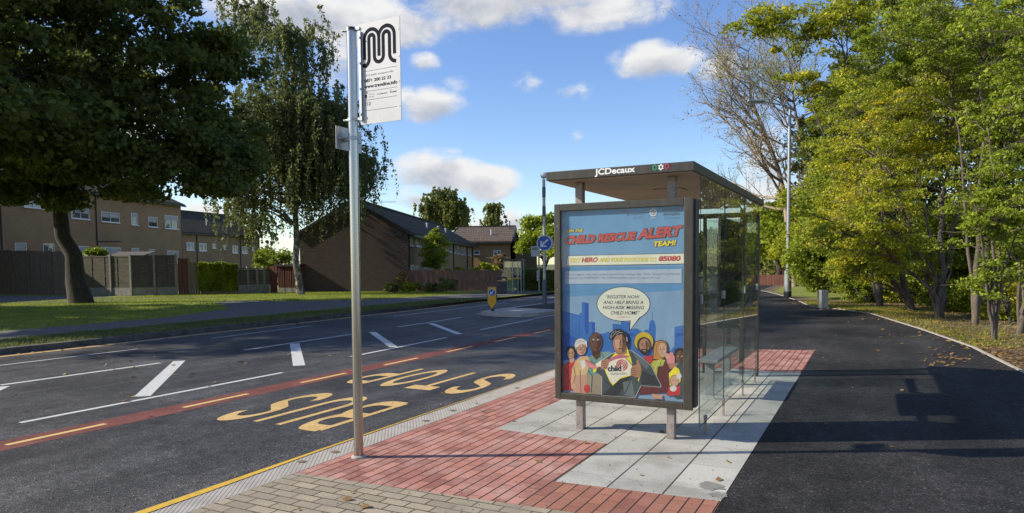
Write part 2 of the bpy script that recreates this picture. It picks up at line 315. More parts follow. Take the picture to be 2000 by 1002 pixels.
M['bronze'] = mat('dark_bronze_frame', (.045, .040, .030), .42, (.085, .076, .058), 20, 9, metal=.15, nrough=.75, stretch=(1, 1, .35), lo=.45, hi=.8, bump=.05)
M['bronze2'] = mat('rail_bronze', (.16, .14, .10), .4, (.10, .09, .07), 18, 6, metal=.4)
M['postbrown'] = mat('painted_steel_post', (.20, .165, .14), .5, (.30, .26, .23), 18, 8, metal=.2)
M['signwhite'] = mat('sign_white', (.48, .475, .46), .5, (.54, .53, .52), 4, 5)
M['ink'] = flat('sign_ink', (.022, .022, .03), .9, spec=.05)
M['inkgrey'] = flat('sign_ink_grey', (.25, .25, .26), .9, spec=.05)
M['soffit'] = mat('shelter_soffit', (.40, .31, .20), .6, (.32, .24, .155), 2, 6)
M['lettering'] = flat('roof_lettering_white', (.75, .75, .72), .4)
M['glass'] = glassmat('shelter_glass', (.80, .87, .835), .05, .025)
M['glassedge'] = flat('glass_edge_green', (.025, .05, .042), .3)
M['posterglass'] = glassmat('poster_glass', (.97, .98, .98), -.035, .008)
M['black'] = flat('gloss_black', (.006, .006, .007), .04, spec=.8)
M['blackplastic'] = mat('black_plastic', (.025, .027, .03), .45, (.05, .05, .055), 8, 5)
M['brick'] = brickmat('dark_brown_brick', (.085, .056, .047), (.054, .038, .032), (.085, .070, .060), .30, .10, .011, swap='wall', wear=(.085, .055, .045), wscale=.5, bump=.4)
M['render'] = mat('pebble_dash', (.37, .24, .125), .95, (.27, .175, .09), 6, 12, bump=1.0, bscale=70, nrough=.8, col3=(.25, .165, .09), scale3=.4)
M['roof'] = brickmat('dark_roof_tiles', (.085, .066, .050), (.055, .043, .034), (.014, .012, .010), .30, .26, .026, swap='wall', wear=(.085, .085, .035), wscale=1.4, rough=1.0, bump=1.0)
M['roof2'] = brickmat('brown_roof_tiles', (.15, .11, .085), (.11, .082, .064), (.03, .025, .022), .35, .24, .022, swap='wall', wear=(.10, .085, .06), wscale=.5, bump=1.0)
M['fascia'] = flat('dark_fascia', (.022, .020, .022), .5)
M['upvc'] = flat('white_window_frame', (.68, .69, .70), .4)
M['pane'] = mat('window_pane', (.03, .035, .04), .03, (.12, .12, .11), .6, 3, spec=1.0)
M['curtain'] = flat('window_blind', (.34, .33, .30), .5)
M['woodgrey'] = mat('weathered_fence_wood', (.12, .09, .065), .9, (.24, .19, .14), 6, 8, stretch=(4, 4, .4), bump=.4)
M['wooddark'] = mat('dark_panel_wood', (.05, .045, .038), .9, (.12, .10, .078), 7, 8, stretch=(.5, .5, 5), bump=.4)
M['woodgreen'] = mat('mossy_panel_wood', (.065, .055, .04), .9, (.12, .115, .065), 4, 8, stretch=(.6, .6, 4), bump=.4)
M['woodred'] = mat('red_brown_wood', (.14, .045, .028), .85, (.09, .035, .024), 6, 8, stretch=(1, 1, .4), bump=.3)
M['woodbrown'] = mat('brown_picket_wood', (.15, .078, .055), .9, (.24, .14, .10), 5, 8, stretch=(4, 4, .4), bump=.3)
M['postconc'] = mat('concrete_post', (.27, .255, .225), .9, (.17, .16, .14), 6, 8, bump=.3)
M['bark'] = mat('dark_bark', (.026, .021, .015), .95, (.065, .052, .038), 9, 9, stretch=(1, 1, .3), bump=1.0, bscale=18)
M['barkgrey'] = mat('grey_bark', (.14, .11, .085), .9, (.055, .044, .034), 7, 9, stretch=(1, 1, .3), bump=.8, bscale=22)
M['barkpale'] = mat('pale_twig_bark', (.36, .29, .21), .9, (.22, .17, .12), 7, 6)
M['barkbirch'] = mat('birch_bark', (.10, .085, .065), .9, (.42, .40, .36), 5, 7, stretch=(1, 1, .6), bump=.6, lo=.5, hi=.62)
M['leafdark'] = leafmat('maple_leaves', [(0, (.07, .095, .022)), (.5, (.13, .16, .035)), (.8, (.20, .23, .045)), (1, (.32, .25, .05))], .52)
M['leafbirch'] = leafmat('birch_leaves', [(0, (.08, .11, .03)), (.6, (.16, .19, .055)), (.85, (.24, .25, .08)), (1, (.42, .32, .04))], .5)
M['leafyel'] = leafmat('yellow_green_leaves', [(0, (.12, .16, .014)), (.4, (.30, .35, .025)), (.68, (.48, .49, .035)), (.86, (.70, .57, .04)), (1, (.68, .42, .03))], .5)
M['leafaut'] = leafmat('autumn_leaves', [(0, (.14, .20, .018)), (.35, (.30, .32, .025)), (.6, (.58, .45, .03)), (1, (.70, .38, .03))], .5)
M['leafgreen'] = leafmat('fresh_green_leaves', [(0, (.11, .16, .014)), (.5, (.25, .32, .025)), (.85, (.44, .48, .04)), (1, (.62, .52, .04))], .45)
M['leafdull'] = leafmat('dry_brown_leaves', [(0, (.18, .12, .05)), (1, (.32, .22, .08))], .3)
M['leafmid'] = leafmat('mid_green_leaves', [(0, (.10, .13, .03)), (.6, (.20, .22, .05)), (1, (.32, .32, .08))], .5)
M['fallen'] = leafmat('fallen_leaves', [(0, (.10, .055, .025)), (.5, (.24, .14, .05)), (.85, (.40, .27, .07)), (1, (.58, .42, .06))], .2)
M['rust'] = mat('rusty_spot', (.22, .13, .07), .9, (.10, .07, .05), 60, 6)
M['stain'] = mat('damp_stain', (.17, .165, .14), .9, (.24, .235, .20), 12, 8)

# ------------------------------------------------------------------ text and flat artwork
_tc = {}
def text_tris(s, bold=0.0, space=1.0):
    k = (s, bold, space)
    if k in _tc: return _tc[k]
    cu = bpy.data.curves.new('t', 'FONT'); cu.body = s; cu.offset = bold; cu.space_character = space; cu.resolution_u = 4
    o = bpy.data.objects.new('t', cu); C.objects.link(o); dg = bpy.context.evaluated_depsgraph_get(); me = bpy.data.meshes.new_from_object(o.evaluated_get(dg))
    v = np.array([p.co[:2] for p in me.vertices]); f = [tuple(p.vertices) for p in me.polygons]
    bpy.data.objects.remove(o); bpy.data.curves.remove(cu); bpy.data.meshes.remove(me)
    lo = v.min(0); hi = v.max(0); v = (v-lo)/(hi-lo); _tc[k] = (v, f); return _tc[k]
def text_quad(mb, s, q, mi, bold=0.0, space=1.0, shear=0.0, off=(0, 0, 0)):   # q = corners bl, br, tr, tl in space
    v, f = text_tris(s, bold, space); q = [np.array(p, float)+np.array(off) for p in q]
    P = [(q[0]*(1-a)+q[1]*a)*(1-b)+(q[3]*(1-a)+q[2]*a)*b+(q[1]-q[0])/np.linalg.norm(q[1]-q[0])*shear*np.linalg.norm(q[3]-q[0])*(b-.5) for a, b in v]
    mb.add(P, f, mi)
def ribbon(pts, wd):                      # polyline -> flat strip (2D), list of quads
    p = np.array(pts, float); n = len(p); t = np.zeros_like(p); t[1:-1] = p[2:]-p[:-2]; t[0] = p[1]-p[0]; t[-1] = p[-1]-p[-2]
    t /= np.linalg.norm(t, axis=1)[:, None]+1e-9; nn = np.stack([-t[:, 1], t[:, 0]], 1)*wd/2
    V = np.concatenate([p+nn, p-nn]); F = [(i, i+1, n+i+1, n+i) for i in range(n-1)]; return V, F
def arc(cx, cy, rx, ry, a0, a1, n=14):
    return [(cx+rx*math.cos(math.radians(a0+(a1-a0)*i/n)), cy+ry*math.sin(math.radians(a0+(a1-a0)*i/n))) for i in range(n+1)]

# ================================================================== GROUND
def sheet(name, pts, z, m_, **t): return MB().poly([(p[0], p[1], z) for p in pts]).build(name, m_, **t)
ST = dict(kind='structure')
sheet('ground', [(-900, -300), (900, -300), (900, 1500), (-900, 1500)], -.2, M['verge'], **ST)
RX = -15.3
sheet('road', [(RX, -40), (-4.18, -40), (-4.18, 160), (RX-1.2, 160)], -.12, M['road'], **ST)
# near pavement: kerb (ribbed, buff) then blocks; far pavement; new tarmac path
kx0, kx1 = -4.19, -3.89
b = MB(); b.bb(kx0, kx1, -12, 28, -.2, -.0016); b.build('kerb', M['kerbgroove'], **ST)
rb = MB(); y = 1.0
while y < 20:
    rb.add([(kx1-.004, y, -.004), (kx1-.004, y+.034, -.004), (kx0+.03, y+.034+.36, -.004), (kx0+.03, y+.36, -.004), (kx1-.004, y+.004, .0), (kx1-.004, y+.030, .0), (kx0+.03, y+.030+.36, .0), (kx0+.03, y+.004+.36, .0)], [(4, 5, 6, 7), (0, 1, 5, 4), (1, 2, 6, 5), (2, 3, 7, 6), (3, 0, 4, 7)]); y += .05
rb.build('kerb_ribs', M['concrete'], **ST)
b = MB(); b.poly([(kx0-.002, -12, .004), (kx0+.10, -12, .004), (kx0+.075, 3.2, .004), (kx0+.03, 4.4, .004), (kx0+.012, 6.2, .004), (kx0+.004, 20, .004), (kx0-.002, 20, .004)]); b.bb(kx0-.006, kx0-.001, -12, 7, -.12, .003); b.build('yellow_kerb_paint', M['kerbyel'], **ST)
sheet('pavement_buff_blocks', [(kx1, -12), (-.86, -12), (-.86, 4.05), (kx1, 3.84)], 0, M['buff'], **ST)
def strip_xy(name, pts, m_, z=0.0): return sheet(name, pts, z, m_, **ST)
b = MB(); 
b.poly([(kx1, 3.84, 0), (-2.03, 3.97, 0), (-2.03, 5.68, 0), (-3.18, 5.74, 0), (-3.18, 10.5, 0), (kx1, 10.5, 0)])
b.poly([(kx1, 10.5, 0), (-.86, 10.5, 0), (-.86, 13.35, 0), (kx1, 12.4, 0)])
b.build('pavement_red_blocks', M['redblock'], **ST)
sheet('pavement_red_blocks_edge', [(-2.03, 3.97), (-.86, 4.05), (-.86, 4.62), (-2.03, 4.52)], 0, M['redblock2'], **ST)
b = MB(); b.poly([(-2.03, 4.52, 0), (-.86, 4.62, 0), (-.86, 10.5, 0), (-2.03, 10.5, 0)]); b.poly([(-3.18, 5.74, 0), (-2.03, 5.68, 0), (-2.03, 10.5, 0), (-3.18, 10.5, 0)])
b.build('pavement_slabs', M['slab'], **ST)
# stepped ends of the brown new tarmac path and its concrete edging
edge = [(6.2, -12), (4.4, 4.0), (3.0, 9.0)]+[tuple(gp(*q)[:2]) for q in ((1999, 727), (1900, 678), (1800, 643), (1700, 612), (1640, 604), (1600, 600), (1580, 597), (1560, 588), (1530, 578), (1500, 570), (1487, 568))]+[(-7.0, 60), (-9.0, 110)]
left = [(-8.9, 110), (-4.0, 60), (kx1, 40), (kx1, 12.4), (-.86, 13.35), (-.86, -12)]
edge[-2] = (-5.9, 60); edge[-1] = (-6.2, 110)
left = [(-12, 110), (-10.0, 60), (-8.3, 45), (-5.6, 34), (kx1, 27), (kx1, 12.4), (-.86, 13.35), (-.86, -12)]
sheet('tarmac_path', left+edge, -.002, M['newtar'], **ST)
b = MB()
for i in range(len(edge)-1):
    p, q = np.array(edge[i]), np.array(edge[i+1]); d = (q-p)/np.linalg.norm(q-p); n = np.array([-d[1], d[0]])*.025
    b.extr([(*(p-n), -.15), (*(q-n), -.15), (*(q+n), -.15), (*(p+n), -.15)], (0, 0, .165))
b.build('path_edging', M['concrete'], **ST)
sheet('woodland_floor', [(q[0]+.02, q[1]) for q in edge]+[(60, 110), (60, -12)], -.012, M['soil'], **ST)
# mown grass beyond the bend in the path
g0 = [(-4.55, 38.5), (-3.3, 34.6), (-2.2, 31.5), (-.6, 31.0), (.4, 33.5), (-1.2, 38), (-1.5, 44), (-2.0, 55), (-5.6, 58)]
sheet('grass_patch', g0, -.006, M['grass'], **ST)

# far side of the road -----------------------------------------------------
fk = [(RX, -40), (-15.3, 9), (-15.45, 15), (-15.6, 22), (-16.3, 30), (-16.5, 38), (-17.0, 60), (-18.5, 160)]
b = MB()
for i in range(len(fk)-1):
    p, q = fk[i], fk[i+1]; b.extr([(p[0]-.15, p[1], -.2), (q[0]-.15, q[1], -.2), (q[0], q[1], -.2), (p[0], p[1], -.2)], (0, 0, .2))
b.build('kerb_opposite', M['kerbdark'], **ST)
b = MB()
for i in range(1, 5):
    p, q = fk[i], fk[i+1]; b.poly([(p[0]+.25, p[1], -.118), (p[0]+.42, p[1], -.118), (q[0]+.42, q[1], -.118), (q[0]+.25, q[1], -.118)])
p, q = fk[0], fk[1]; b.poly([(p[0]+.25, p[1], -.118), (p[0]+.42, p[1], -.118), (q[0]+.42, q[1], -.118), (q[0]+.25, q[1], -.118)])
b.build('yellow_line_opposite', M['yellow'], **ST)
sheet('lawn', [(-15.4, -40), (-15.6, 22), (-16.6, 60), (-18.6, 160), (-160, 160), (-160, -40)], -.012, M['grass'], **ST)
sheet('verge_opposite', [(-15.44, -40), (-15.44, 9), (-15.6, 15), (-15.74, 22), (-16.4, 26.5), (-17.2, 27), (-17.6, 20), (-17.4, 9), (-17.4, -40)], -.004, M['verge'], **ST)
pth = [(-17.4, -40), (-17.4, 9), (-17.6, 20), (-17.2, 27), (-16.44, 26.5), (-16.64, 38), (-17.1, 60), (-18.6, 160), (-21.0, 160), (-19.6, 60), (-19.3, 40), (-19.2, 34), (-19.6, 30), (-20.6, 25), (-23.2, 22.8), (-26.5, 22.5), (-25.5, 20.6), (-21.5, 18.2), (-19.6, 14), (-19.6, 9.4), (-19.9, -40)]
sheet('footpath_opposite', pth, 0.0, M['oldpath'], **ST)
q = [gp(*t_) for t_ in ((-200, 588), (60, 594), (180, 590), (330, 584), (470, 578), (330, 580), (200, 580), (-200, 575))]
sheet('footpath_by_fence', [(t_[0], t_[1]) for t_ in q], .004, M['oldpath'], **ST)

# traffic island -----------------------------------------------------------
isl = [(-11.75, 20.5), (-11.6, 19.95), (-10.9, 19.6), (-9.9, 19.6), (-9.55, 20.2), (-9.5, 27), (-9.8, 29.5), (-10.8, 30), (-11.6, 29), (-11.8, 26)]
b = MB(); b.prism(isl, -.2, 0.0); b.build('traffic_island', M['concrete'], **ST)
sheet('island_surface', [(-11.5, 22.2), (-9.75, 21.9), (-9.75, 27.6), (-11.5, 27.8)], .005, M['newtar'], **ST)

# road markings ------------------------------------------------------------
zm = -.1182
def bar(mb, x0, y0, x1, y1, wd, z=zm, mi=0):
    p = np.array([x0, y0]); q = np.array([x1, y1]); d = (q-p)/np.linalg.norm(q-p); n = np.array([-d[1], d[0]])*wd/2
    mb.poly([(*(p-n), z), (*(q-n), z), (*(q+n), z), (*(p+n), z)], mi)
b = MB(); b.poly([(-7.62, -12, zm), (-7.2, -12, zm), (-7.15, 60, zm), (-7.57, 60, zm)]); b.build('red_cycle_line', M['redband'], **ST)
b = MB()
for k in range(-4, 24):
    y0 = 1.63+k*1.93; bar(b, -7.42+.008*y0*.9, y0, -7.42+.008*y0*.9, y0+.98, .075, zm+.001)
b.build('cream_lane_dashes', M['cream'], **ST)
b = MB()
for x0, y0, x1, y1 in ((-13.6, -6, -13.62, 9.1), (-13.95, 11.2, -14.15, 14.7), (-14.1, 18.5, -14.3, 27), (-14.3, 30, -14.4, 44)): bar(b, x0, y0, x1, y1, .07)
for y0 in (1.0, 5.41): bar(b, -11.31+.03*(y0-5), y0-(3 if y0 < 2 else .0), -11.22, y0+2.51-(3 if y0 < 2 else 0), .1)
bar(b, -11.33, 9.86, -11.42, 13.3, .09); bar(b, -11.55, 15.3, -11.72, 18.9, .09)
bar(b, -8.33, 4.16, -8.35, 8.01, .085); bar(b, -8.34, -2.0, -8.33, 1.9, .085); bar(b, -8.62, 9.97, -8.8, 13.55, .085); bar(b, -9.03, 15.5, -9.2, 19.0, .085)
for dx in (0, 2.85, 5.55, 8.25):          # hatching chevrons
    bar(b, -8.53-.14*dx*.35, 5.74+dx*1.04, -11.14-.07*dx*.4, 8.24+dx*1.02, .2 if dx < 3 else .17)
bar(b, -8.53, 2.9, -11.14, 5.35, .2)
for x0, y0, x1, y1 in ((-9.35, 19.4, -9.3, 31), (-12.0, 20.4, -11.95, 30), (-9.2, 31.5, -8.8, 45)): bar(b, x0, y0, x1, y1, .1)
b.build('white_road_markings', M['white'], **ST)
b = MB()
letters = {
 'S': [arc(.5, .74, .40, .26, -8, 180, 14)[1:]+[(.12, .66)]+[(.2, .58), (.5, .5), (.8, .42), (.88, .34)]+arc(.5, .26, .40, .26, 0, -172, 14)],
 'U': [[(.1, 1.0), (.1, .3)]+arc(.5, .27, .4, .27, 180, 360, 14)+[(.9, .3), (.9, 1.0)]],
 'B': [[(.1, -.0), (.1, 1.0)], [(.1, .95), (.5, .95)]+arc(.55, .735, .33, .215, 90, -90, 10)+[(.1, .52)], [(.1, .52), (.5, .52)]+arc(.55, .285, .37, .235, 90, -90, 10)+[(.1, .05)]],
 'T': [[(0, .94), (1, .94)], [(.5, .9), (.5, 0)]],
 'O': [arc(.5, .5, .4, .45, 90, 450, 28)],
 'P': [[(.1, 0), (.1, 1.0)], [(.1, .95), (.5, .95)]+arc(.55, .71, .34, .24, 90, -90, 10)+[(.1, .47)]]}
def road_word(word, x_start, y_top, lw, gap, h):
    for i, ch in enumerate(word):
        for j, st in enumerate(letters[ch]):
            V, F_ = ribbon(st, .18)
            xs = x_start-i*(lw+gap)
            b.add([(xs-u*lw, y_top-(v)*h+h, zm+.0007+.0003*j) for u, v in V], F_)
road_word('BUS', -5.01, 5.33, .43, .155, 1.5)
road_word('STOP', -4.72, 7.75, .43, .15, 1.52)
b.build('bus_stop_road_lettering', M['yellow'], **ST)
# stains and rust spots on the paving
b = MB()
for (x, y) in ((590, 902), (655, 883), (884, 802), (832, 822), (1010, 758)):
    p = gp(x, y); b.lathe((p[0], p[1], .0), [(1e-4, .003), (.036, .003), (.038, .0)], 14)
b.build('rusty_studs', M['rust'], **ST)
b = MB(); rs = random.Random(3)
for (x, y, r) in ((1392, 950, .085), (1403, 968, .06), (1385, 945, .05)):
    p = gp(x, y); n = 22; b.poly([(p[0]+r*(1+.35*rs.uniform(-1, 1))*math.cos(6.283*i/n), p[1]+r*.9*(1+.35*rs.uniform(-1, 1))*math.sin(6.283*i/n), .003+.001*r) for i in range(n)])
b.build('damp_patches', M['stain'], **ST)

# ================================================================== BUS SHELTER
X0, X1 = -2.68, -1.369; YF = 6.011
sh = empty('bus_shelter', (-2.0, 8.0, 0), 'near bus shelter with dark flat roof, glass side and framed advertising poster', 'bus shelter')
# roof tray with soffit
b = MB(); b.bb(-2.692, -1.328, 5.86, 10.09, 2.352, 2.433); roof = b.build('roof', M['bronze'], sh, bevel=.006)
b = MB(); b.bb(-2.67, -1.35, 5.885, 10.07, 2.344, 2.3515); b.build('ceiling_panel', M['soffit'], sh)
b = MB(); b.bb(-2.0, -1.72, 7.0, 7.3, 2.335, 2.3435); b.build('ceiling_hatch', M['soffit'], sh)
RYF = 5.858
def roofq(x0, y0, x1, y1, h):            # lettering box on the roof edge from photo pixels (baseline ends and height)
    P = np.array((0, RYF, 0)); n = np.array((0, 1.0, 0)); a = onplane(x0, y0, P, n); c = onplane(x1, y1, P, n); d = onplane(x0, y0-h, P, n); e = onplane(x1, y1-h, P, n)
    return a, c, e, d
b = MB(); text_quad(b, 'JCDecaux', roofq(1161.5, 346, 1240.5, 339.5, 16), 0, bold=.03); b.build('roof_lettering', M['lettering'], sh, fix=False)
# three little woven star emblems, green, white and red
star = []
for i, (cx, cy, mname, c_) in enumerate(((1279, 327.5, 'emblem_green', (.03, .22, .13)), (1291, 326.5, 'emblem_white', (.7, .7, .68)), (1303, 325, 'emblem_red', (.33, .035, .07)))):
    mm_ = flat(mname, c_, .5); b = MB(); c0 = onplane(cx, cy, (0, RYF, 0), np.array((0, 1.0, 0))); r = .028
    for s_ in (1, -1):
        pts = [(r*math.sin(2.0944*k)*.85, s_*r*math.cos(2.0944*k)) for k in range(4)]
        V, F_ = ribbon([pts[0], pts[1]], .007); 
        for k in range(3):
            V, F_ = ribbon([pts[k], pts[k+1]], .007); b.add([(c0[0]+u, RYF-.0004*(k+1+(s_ < 0)*3), c0[2]+v) for u, v in V], F_)
    b.build('emblem', mm_, sh, fix=False)
# front posts (legs of the poster case carried up to the roof) and back posts
def post(x, y, z0, z1, wx=.075, wy=.10, m_='bronze2'):
    b = MB(); b.bb(x-wx/2, x+wx/2, y-wy/2, y+wy/2, z0, z1); b.build('post', M[m_], sh, bevel=.004)
for x in (-2.45, -1.575): post(x, 6.105, 0, 2.344, .072, .075, 'postbrown')
for x in (-2.45, -1.575): post(x, 9.9, 0, 2.344, .06, .09, 'bronze')
for x in (-2.10, -1.385): post(x, 9.96, 0, 2.22, .045, .05, 'bronze')
b = MB(); b.bb(-2.62, -1.37, 9.9, 9.96, 2.20, 2.265); b.build('end_beam', M['bronze'], sh)
b = MB(); b.bb(-2.07, -1.41, 9.957, 9.965, .25, 2.18); b.build('end_glass', M['glass'], sh)
# side glass towards the path: three panes, feet and rail
GX = -1.335
ys = [6.13, 7.272, 8.47, 9.66]
for i in range(3):
    b = MB(); b.add([(GX, ys[i]+.006, .12), (GX, ys[i+1]-.006, .12), (GX, ys[i+1]-.006, 2.335), (GX, ys[i]+.006, 2.335)], [(0, 1, 2, 3)]); g_ = b.build('glass_pane', M['glass'], sh, fix=False)
    b = MB()
    for yy in (ys[i]+.004, ys[i+1]-.004): b.bb(GX-.004, GX+.004, yy-.0012, yy+.0012, .12, 2.335)
    b.bb(GX-.005, GX+.005, ys[i]+.008, ys[i+1]-.008, .116, .1195)
    b.build('glass_edge', M['glassedge'], g_)
for y in (6.40, 7.27, 8.47, 9.45):
    b = MB(); b.bb(-1.345, -1.325, y-.010, y+.010, .0, .17); b.bb(-1.350, -1.320, y-.014, y+.014, .125, .175)
    b.build('glass_foot', M['postbrown'], sh, bevel=.002)
for y0, y1 in ((6.16, 7.28), (8.5, 9.6)):
    b = MB(); b.bb(-1.375, -1.352, y0, y1, 1.225, 1.285); rl = b.build('waist_rail', M['bronze2'], sh, bevel=.003)
    for yy in (y0+.03, y1-.04):
        b = MB(); b.bb(-1.352, -1.322, yy-.02, yy+.02, 1.215, 1.295); b.build('rail_clamp', M['galv'], rl)
# dark timetable case fixed to the glass over the bench
b = MB(); b.bb(-1.375, -1.349, 7.12, 8.44, 1.12, 2.045); b.build('timetable_case', M['black'], sh, bevel=.012)
# kerb side pane
b = MB(); b.add([(-2.66, 8.3, .25), (-2.66, 9.8, .25), (-2.66, 9.8, 2.1), (-2.66, 8.3, 2.1)], [(0, 1, 2, 3)]); b.build('glass_pane', M['glass'], sh, fix=False)

# poster case ---------------------------------------------------------------
zb, zt = .288, 2.146
pn = np.array((0, 1.0, 0)); PP = (0, YF+.028, 0)
A = onplane(1096, 413.5, PP, pn); B_ = onplane(1335.5, 401, PP, pn); Cc = onplane(1337, 786, PP, pn); D = onplane(1098.5, 766, PP, pn)
ox0, ox1 = (A[0]+D[0])/2, (B_[0]+Cc[0])/2; oz1 = (A[2]+B_[2])/2; oz0 = (Cc[2]+D[2])/2
b = MB()
b.bb(X0, ox0, YF, YF+.045, zb, zt); b.bb(ox1, X1, YF, YF+.045, zb, zt)
b.bb(ox0, ox1, YF+.001, YF+.045, zb, oz0); b.bb(ox0, ox1, YF+.001, YF+.045, oz1, zt)
fr = b.build('poster_frame', M['bronze'], sh, bevel=.006)
b = MB(); b.bb(X0+.012, X1+.02, YF+.046, YF+.16, zb+.015, zt-.012); b.build('poster_case', M['bronze'], sh, bevel=.01)
for i in range(3):
    b = MB(); b.cyl((ox0-.03, YF-.001, zb+.45+.6*i), (ox0-.03, YF-.003, zb+.45+.6*i), .004); b.build('screw', M['galv'], fr)
b = MB(); b.add([(ox0, YF+.014, oz0), (ox1, YF+.014, oz0), (ox1, YF+.014, oz1), (ox0, YF+.014, oz1)], [(0, 1, 2, 3)]); b.build('poster_pane', M['posterglass'], sh, fix=False)

pal = {'bg': (.10, .25, .42), 'bg2': (.19, .31, .43), 'blue': (.03, .12, .34), 'blue2': (.014, .075, .30), 'bubble': (.56, .57, .45), 'ink': (.012, .014, .02), 'yellow': (.66, .55, .03), 'red': (.42, .03, .035),
       'box': (.36, .43, .50), 'txt': (.10, .12, .16), 'skinl': (.46, .28, .18), 'skin': (.32, .16, .09), 'skind': (.12, .055, .035), 'skindd': (.055, .028, .02), 'suit': (.045, .062, .068), 'suitd': (.02, .027, .03), 'suitl': (.10, .13, .13), 'shirt': (.60, .58, .45), 'tie': (.42, .10, .16),
       'greyh': (.34, .33, .29), 'tan': (.50, .34, .16), 'tanp': (.42, .24, .16), 'green': (.13, .24, .21), 'khaki': (.24, .21, .14), 'maroon': (.10, .02, .022), 'orange': (.42, .19, .04), 'hiviz': (.36, .38, .05), 'helm': (.46, .33, .02), 'white': (.52, .52, .48), 'hair': (.015, .013, .014), 'haird': (.05, .035, .025), 'pink': (.55, .20, .20), 'logo': (.50, .05, .07), 'grey': (.35, .36, .33)}
pk = list(pal); pm = []
for k in pk:
    c_ = tuple(v*(.80 if k in ('bg', 'bg2', 'box') else .88) for v in pal[k]); pm.append(mat('poster_'+k, c_, .6, tuple(min(1, v*1.12+.006) for v in c_), 9, 6, bump=.2, bscale=7, spec=.15, stretch=(1, 1, .5)))
PB = MB(); lay = [0]
def T(x, y, oy=580):                      # enlarged study picture -> poster plane
    q = onplane(1080+x/4.554, oy+y/4.554, (0, YF+.045-.001-.00006*lay[0], 0), pn)
    return (min(max(q[0], ox0-.0), ox1+.0), q[1], min(max(q[2], oz0), oz1))
def pol(c_, pts, oy=580, ring=True):
    lay[0] += 1; V = [T(x, y, oy) for x, y in pts]; PB.add(V, [tuple(range(len(V)))], pk.index(c_))
def ell(c_, cx, cy, rx, ry, rot=0, oy=580, a0=0, a1=360, n=26):
    r = math.radians(rot); pts = []
    for i in range(n):
        a = math.radians(a0+(a1-a0)*i/n); u, v = rx*math.cos(a), ry*math.sin(a); pts.append((cx+u*math.cos(r)-v*math.sin(r), cy+u*math.sin(r)+v*math.cos(r)))
    pol(c_, pts, oy)
def lin(c_, pts, wd, oy=580):
    lay[0] += 1; V, F_ = ribbon(pts, wd); PB.add([T(x, y, oy) for x, y in V], F_, pk.index(c_))
def txt(c_, s, x0, y0, x1, y1, h, oy=580, bold=0, shear=0, dx=0, dy=0, space=1.0):
    lay[0] += 1; q = [T(x0+dx, y0+dy, oy), T(x1+dx, y1+dy, oy), T(x1+dx, y1-h+dy, oy), T(x0+dx, y0-h+dy, oy)]
    text_quad(PB, s, q, pk.index(c_), bold, space, shear)
pol('bg', [(60, -1000), (1200, -1000), (1200, 950), (60, 950)])
pol('bg2', [(130, 0), (1200, -60), (1200, 950), (90, 950)])
# skyline
pol('blue', [(60, 125), (130, 135), (235, 162), (235, 142), (256, 140), (256, 47), (318, 55), (318, 224), (345, 218), (375, 228), (375, 330), (470, 322), (470, 312), (530, 312), (530, 242), (605, 246), (605, 215), (690, 225), (690, 282), (745, 280), (815, 322), (810, 295), (853, 290), (856, 240), (866, 212), (882, 202), (900, 212), (915, 262), (915, 350), (897, 480), (1040, 482), (1080, 436), (1080, 268), (1200, 250), (1200, 560), (60, 560)])
pol('blue2', [(286, 50), (318, 55), (318, 330), (290, 330)]); pol('blue2', [(345, 218), (375, 228), (375, 330), (350, 330)]); pol('blue2', [(85, 300), (235, 380), (260, 560), (85, 560)])
pol('blue2', [(866, 250), (872, 240), (872, 380), (866, 380)]); pol('blue2', [(892, 240), (897, 250), (897, 380), (892, 380)]); pol('blue2', [(1090, 330), (1165, 318), (1165, 345), (1090, 355)]); pol('blue2', [(650, 330), (720, 322), (720, 345), (660, 352)])
lin('blue2', [(882, 135), (882, 205)], 4)
for q in ([(60, 128), (232, 164), (235, 400)], [(256, 47), (286, 50), (286, 300)], [(530, 242), (580, 245), (605, 250), (605, 300)], [(100, 250), (300, 420)], [(120, 560), (400, 330)]): lin('blue2', q, 4)
# speech bubble
bub = [(627+234*math.cos(math.radians(a)), 63-151*math.sin(math.radians(a))) for a in range(-38, 282, 8)]
tail = [(690, 208), (684, 297), (770, 186)]
pol('ink', [(627+239*math.cos(math.radians(a)), 63-155*math.sin(math.radians(a))) for a in range(0, 360, 8)]); pol('ink', [(684, 200), (677, 306), (782, 180)])
pol('bubble', [(627+233*math.cos(math.radians(a)), 63-150*math.sin(math.radians(a))) for a in range(0, 360, 8)]); pol('bubble', [(692, 190), (686, 292), (768, 182)])
txt('ink', '\u201cREGISTER NOW', 468, 14, 770, 14, 30, bold=.012, shear=.25); txt('ink', 'AND HELP BRING A', 450, 63, 806, 63, 30, bold=.012, shear=.25)
txt('ink', 'HIGH-RISK MISSING', 446, 108, 810, 110, 30, bold=.012, shear=.25); txt('ink', 'CHILD HOME\u201d', 514, 156, 768, 158, 32, bold=.012, shear=.25)
txt('red', 'STEPHEN FRY', 580, 185, 680, 186, 11, shear=.2)
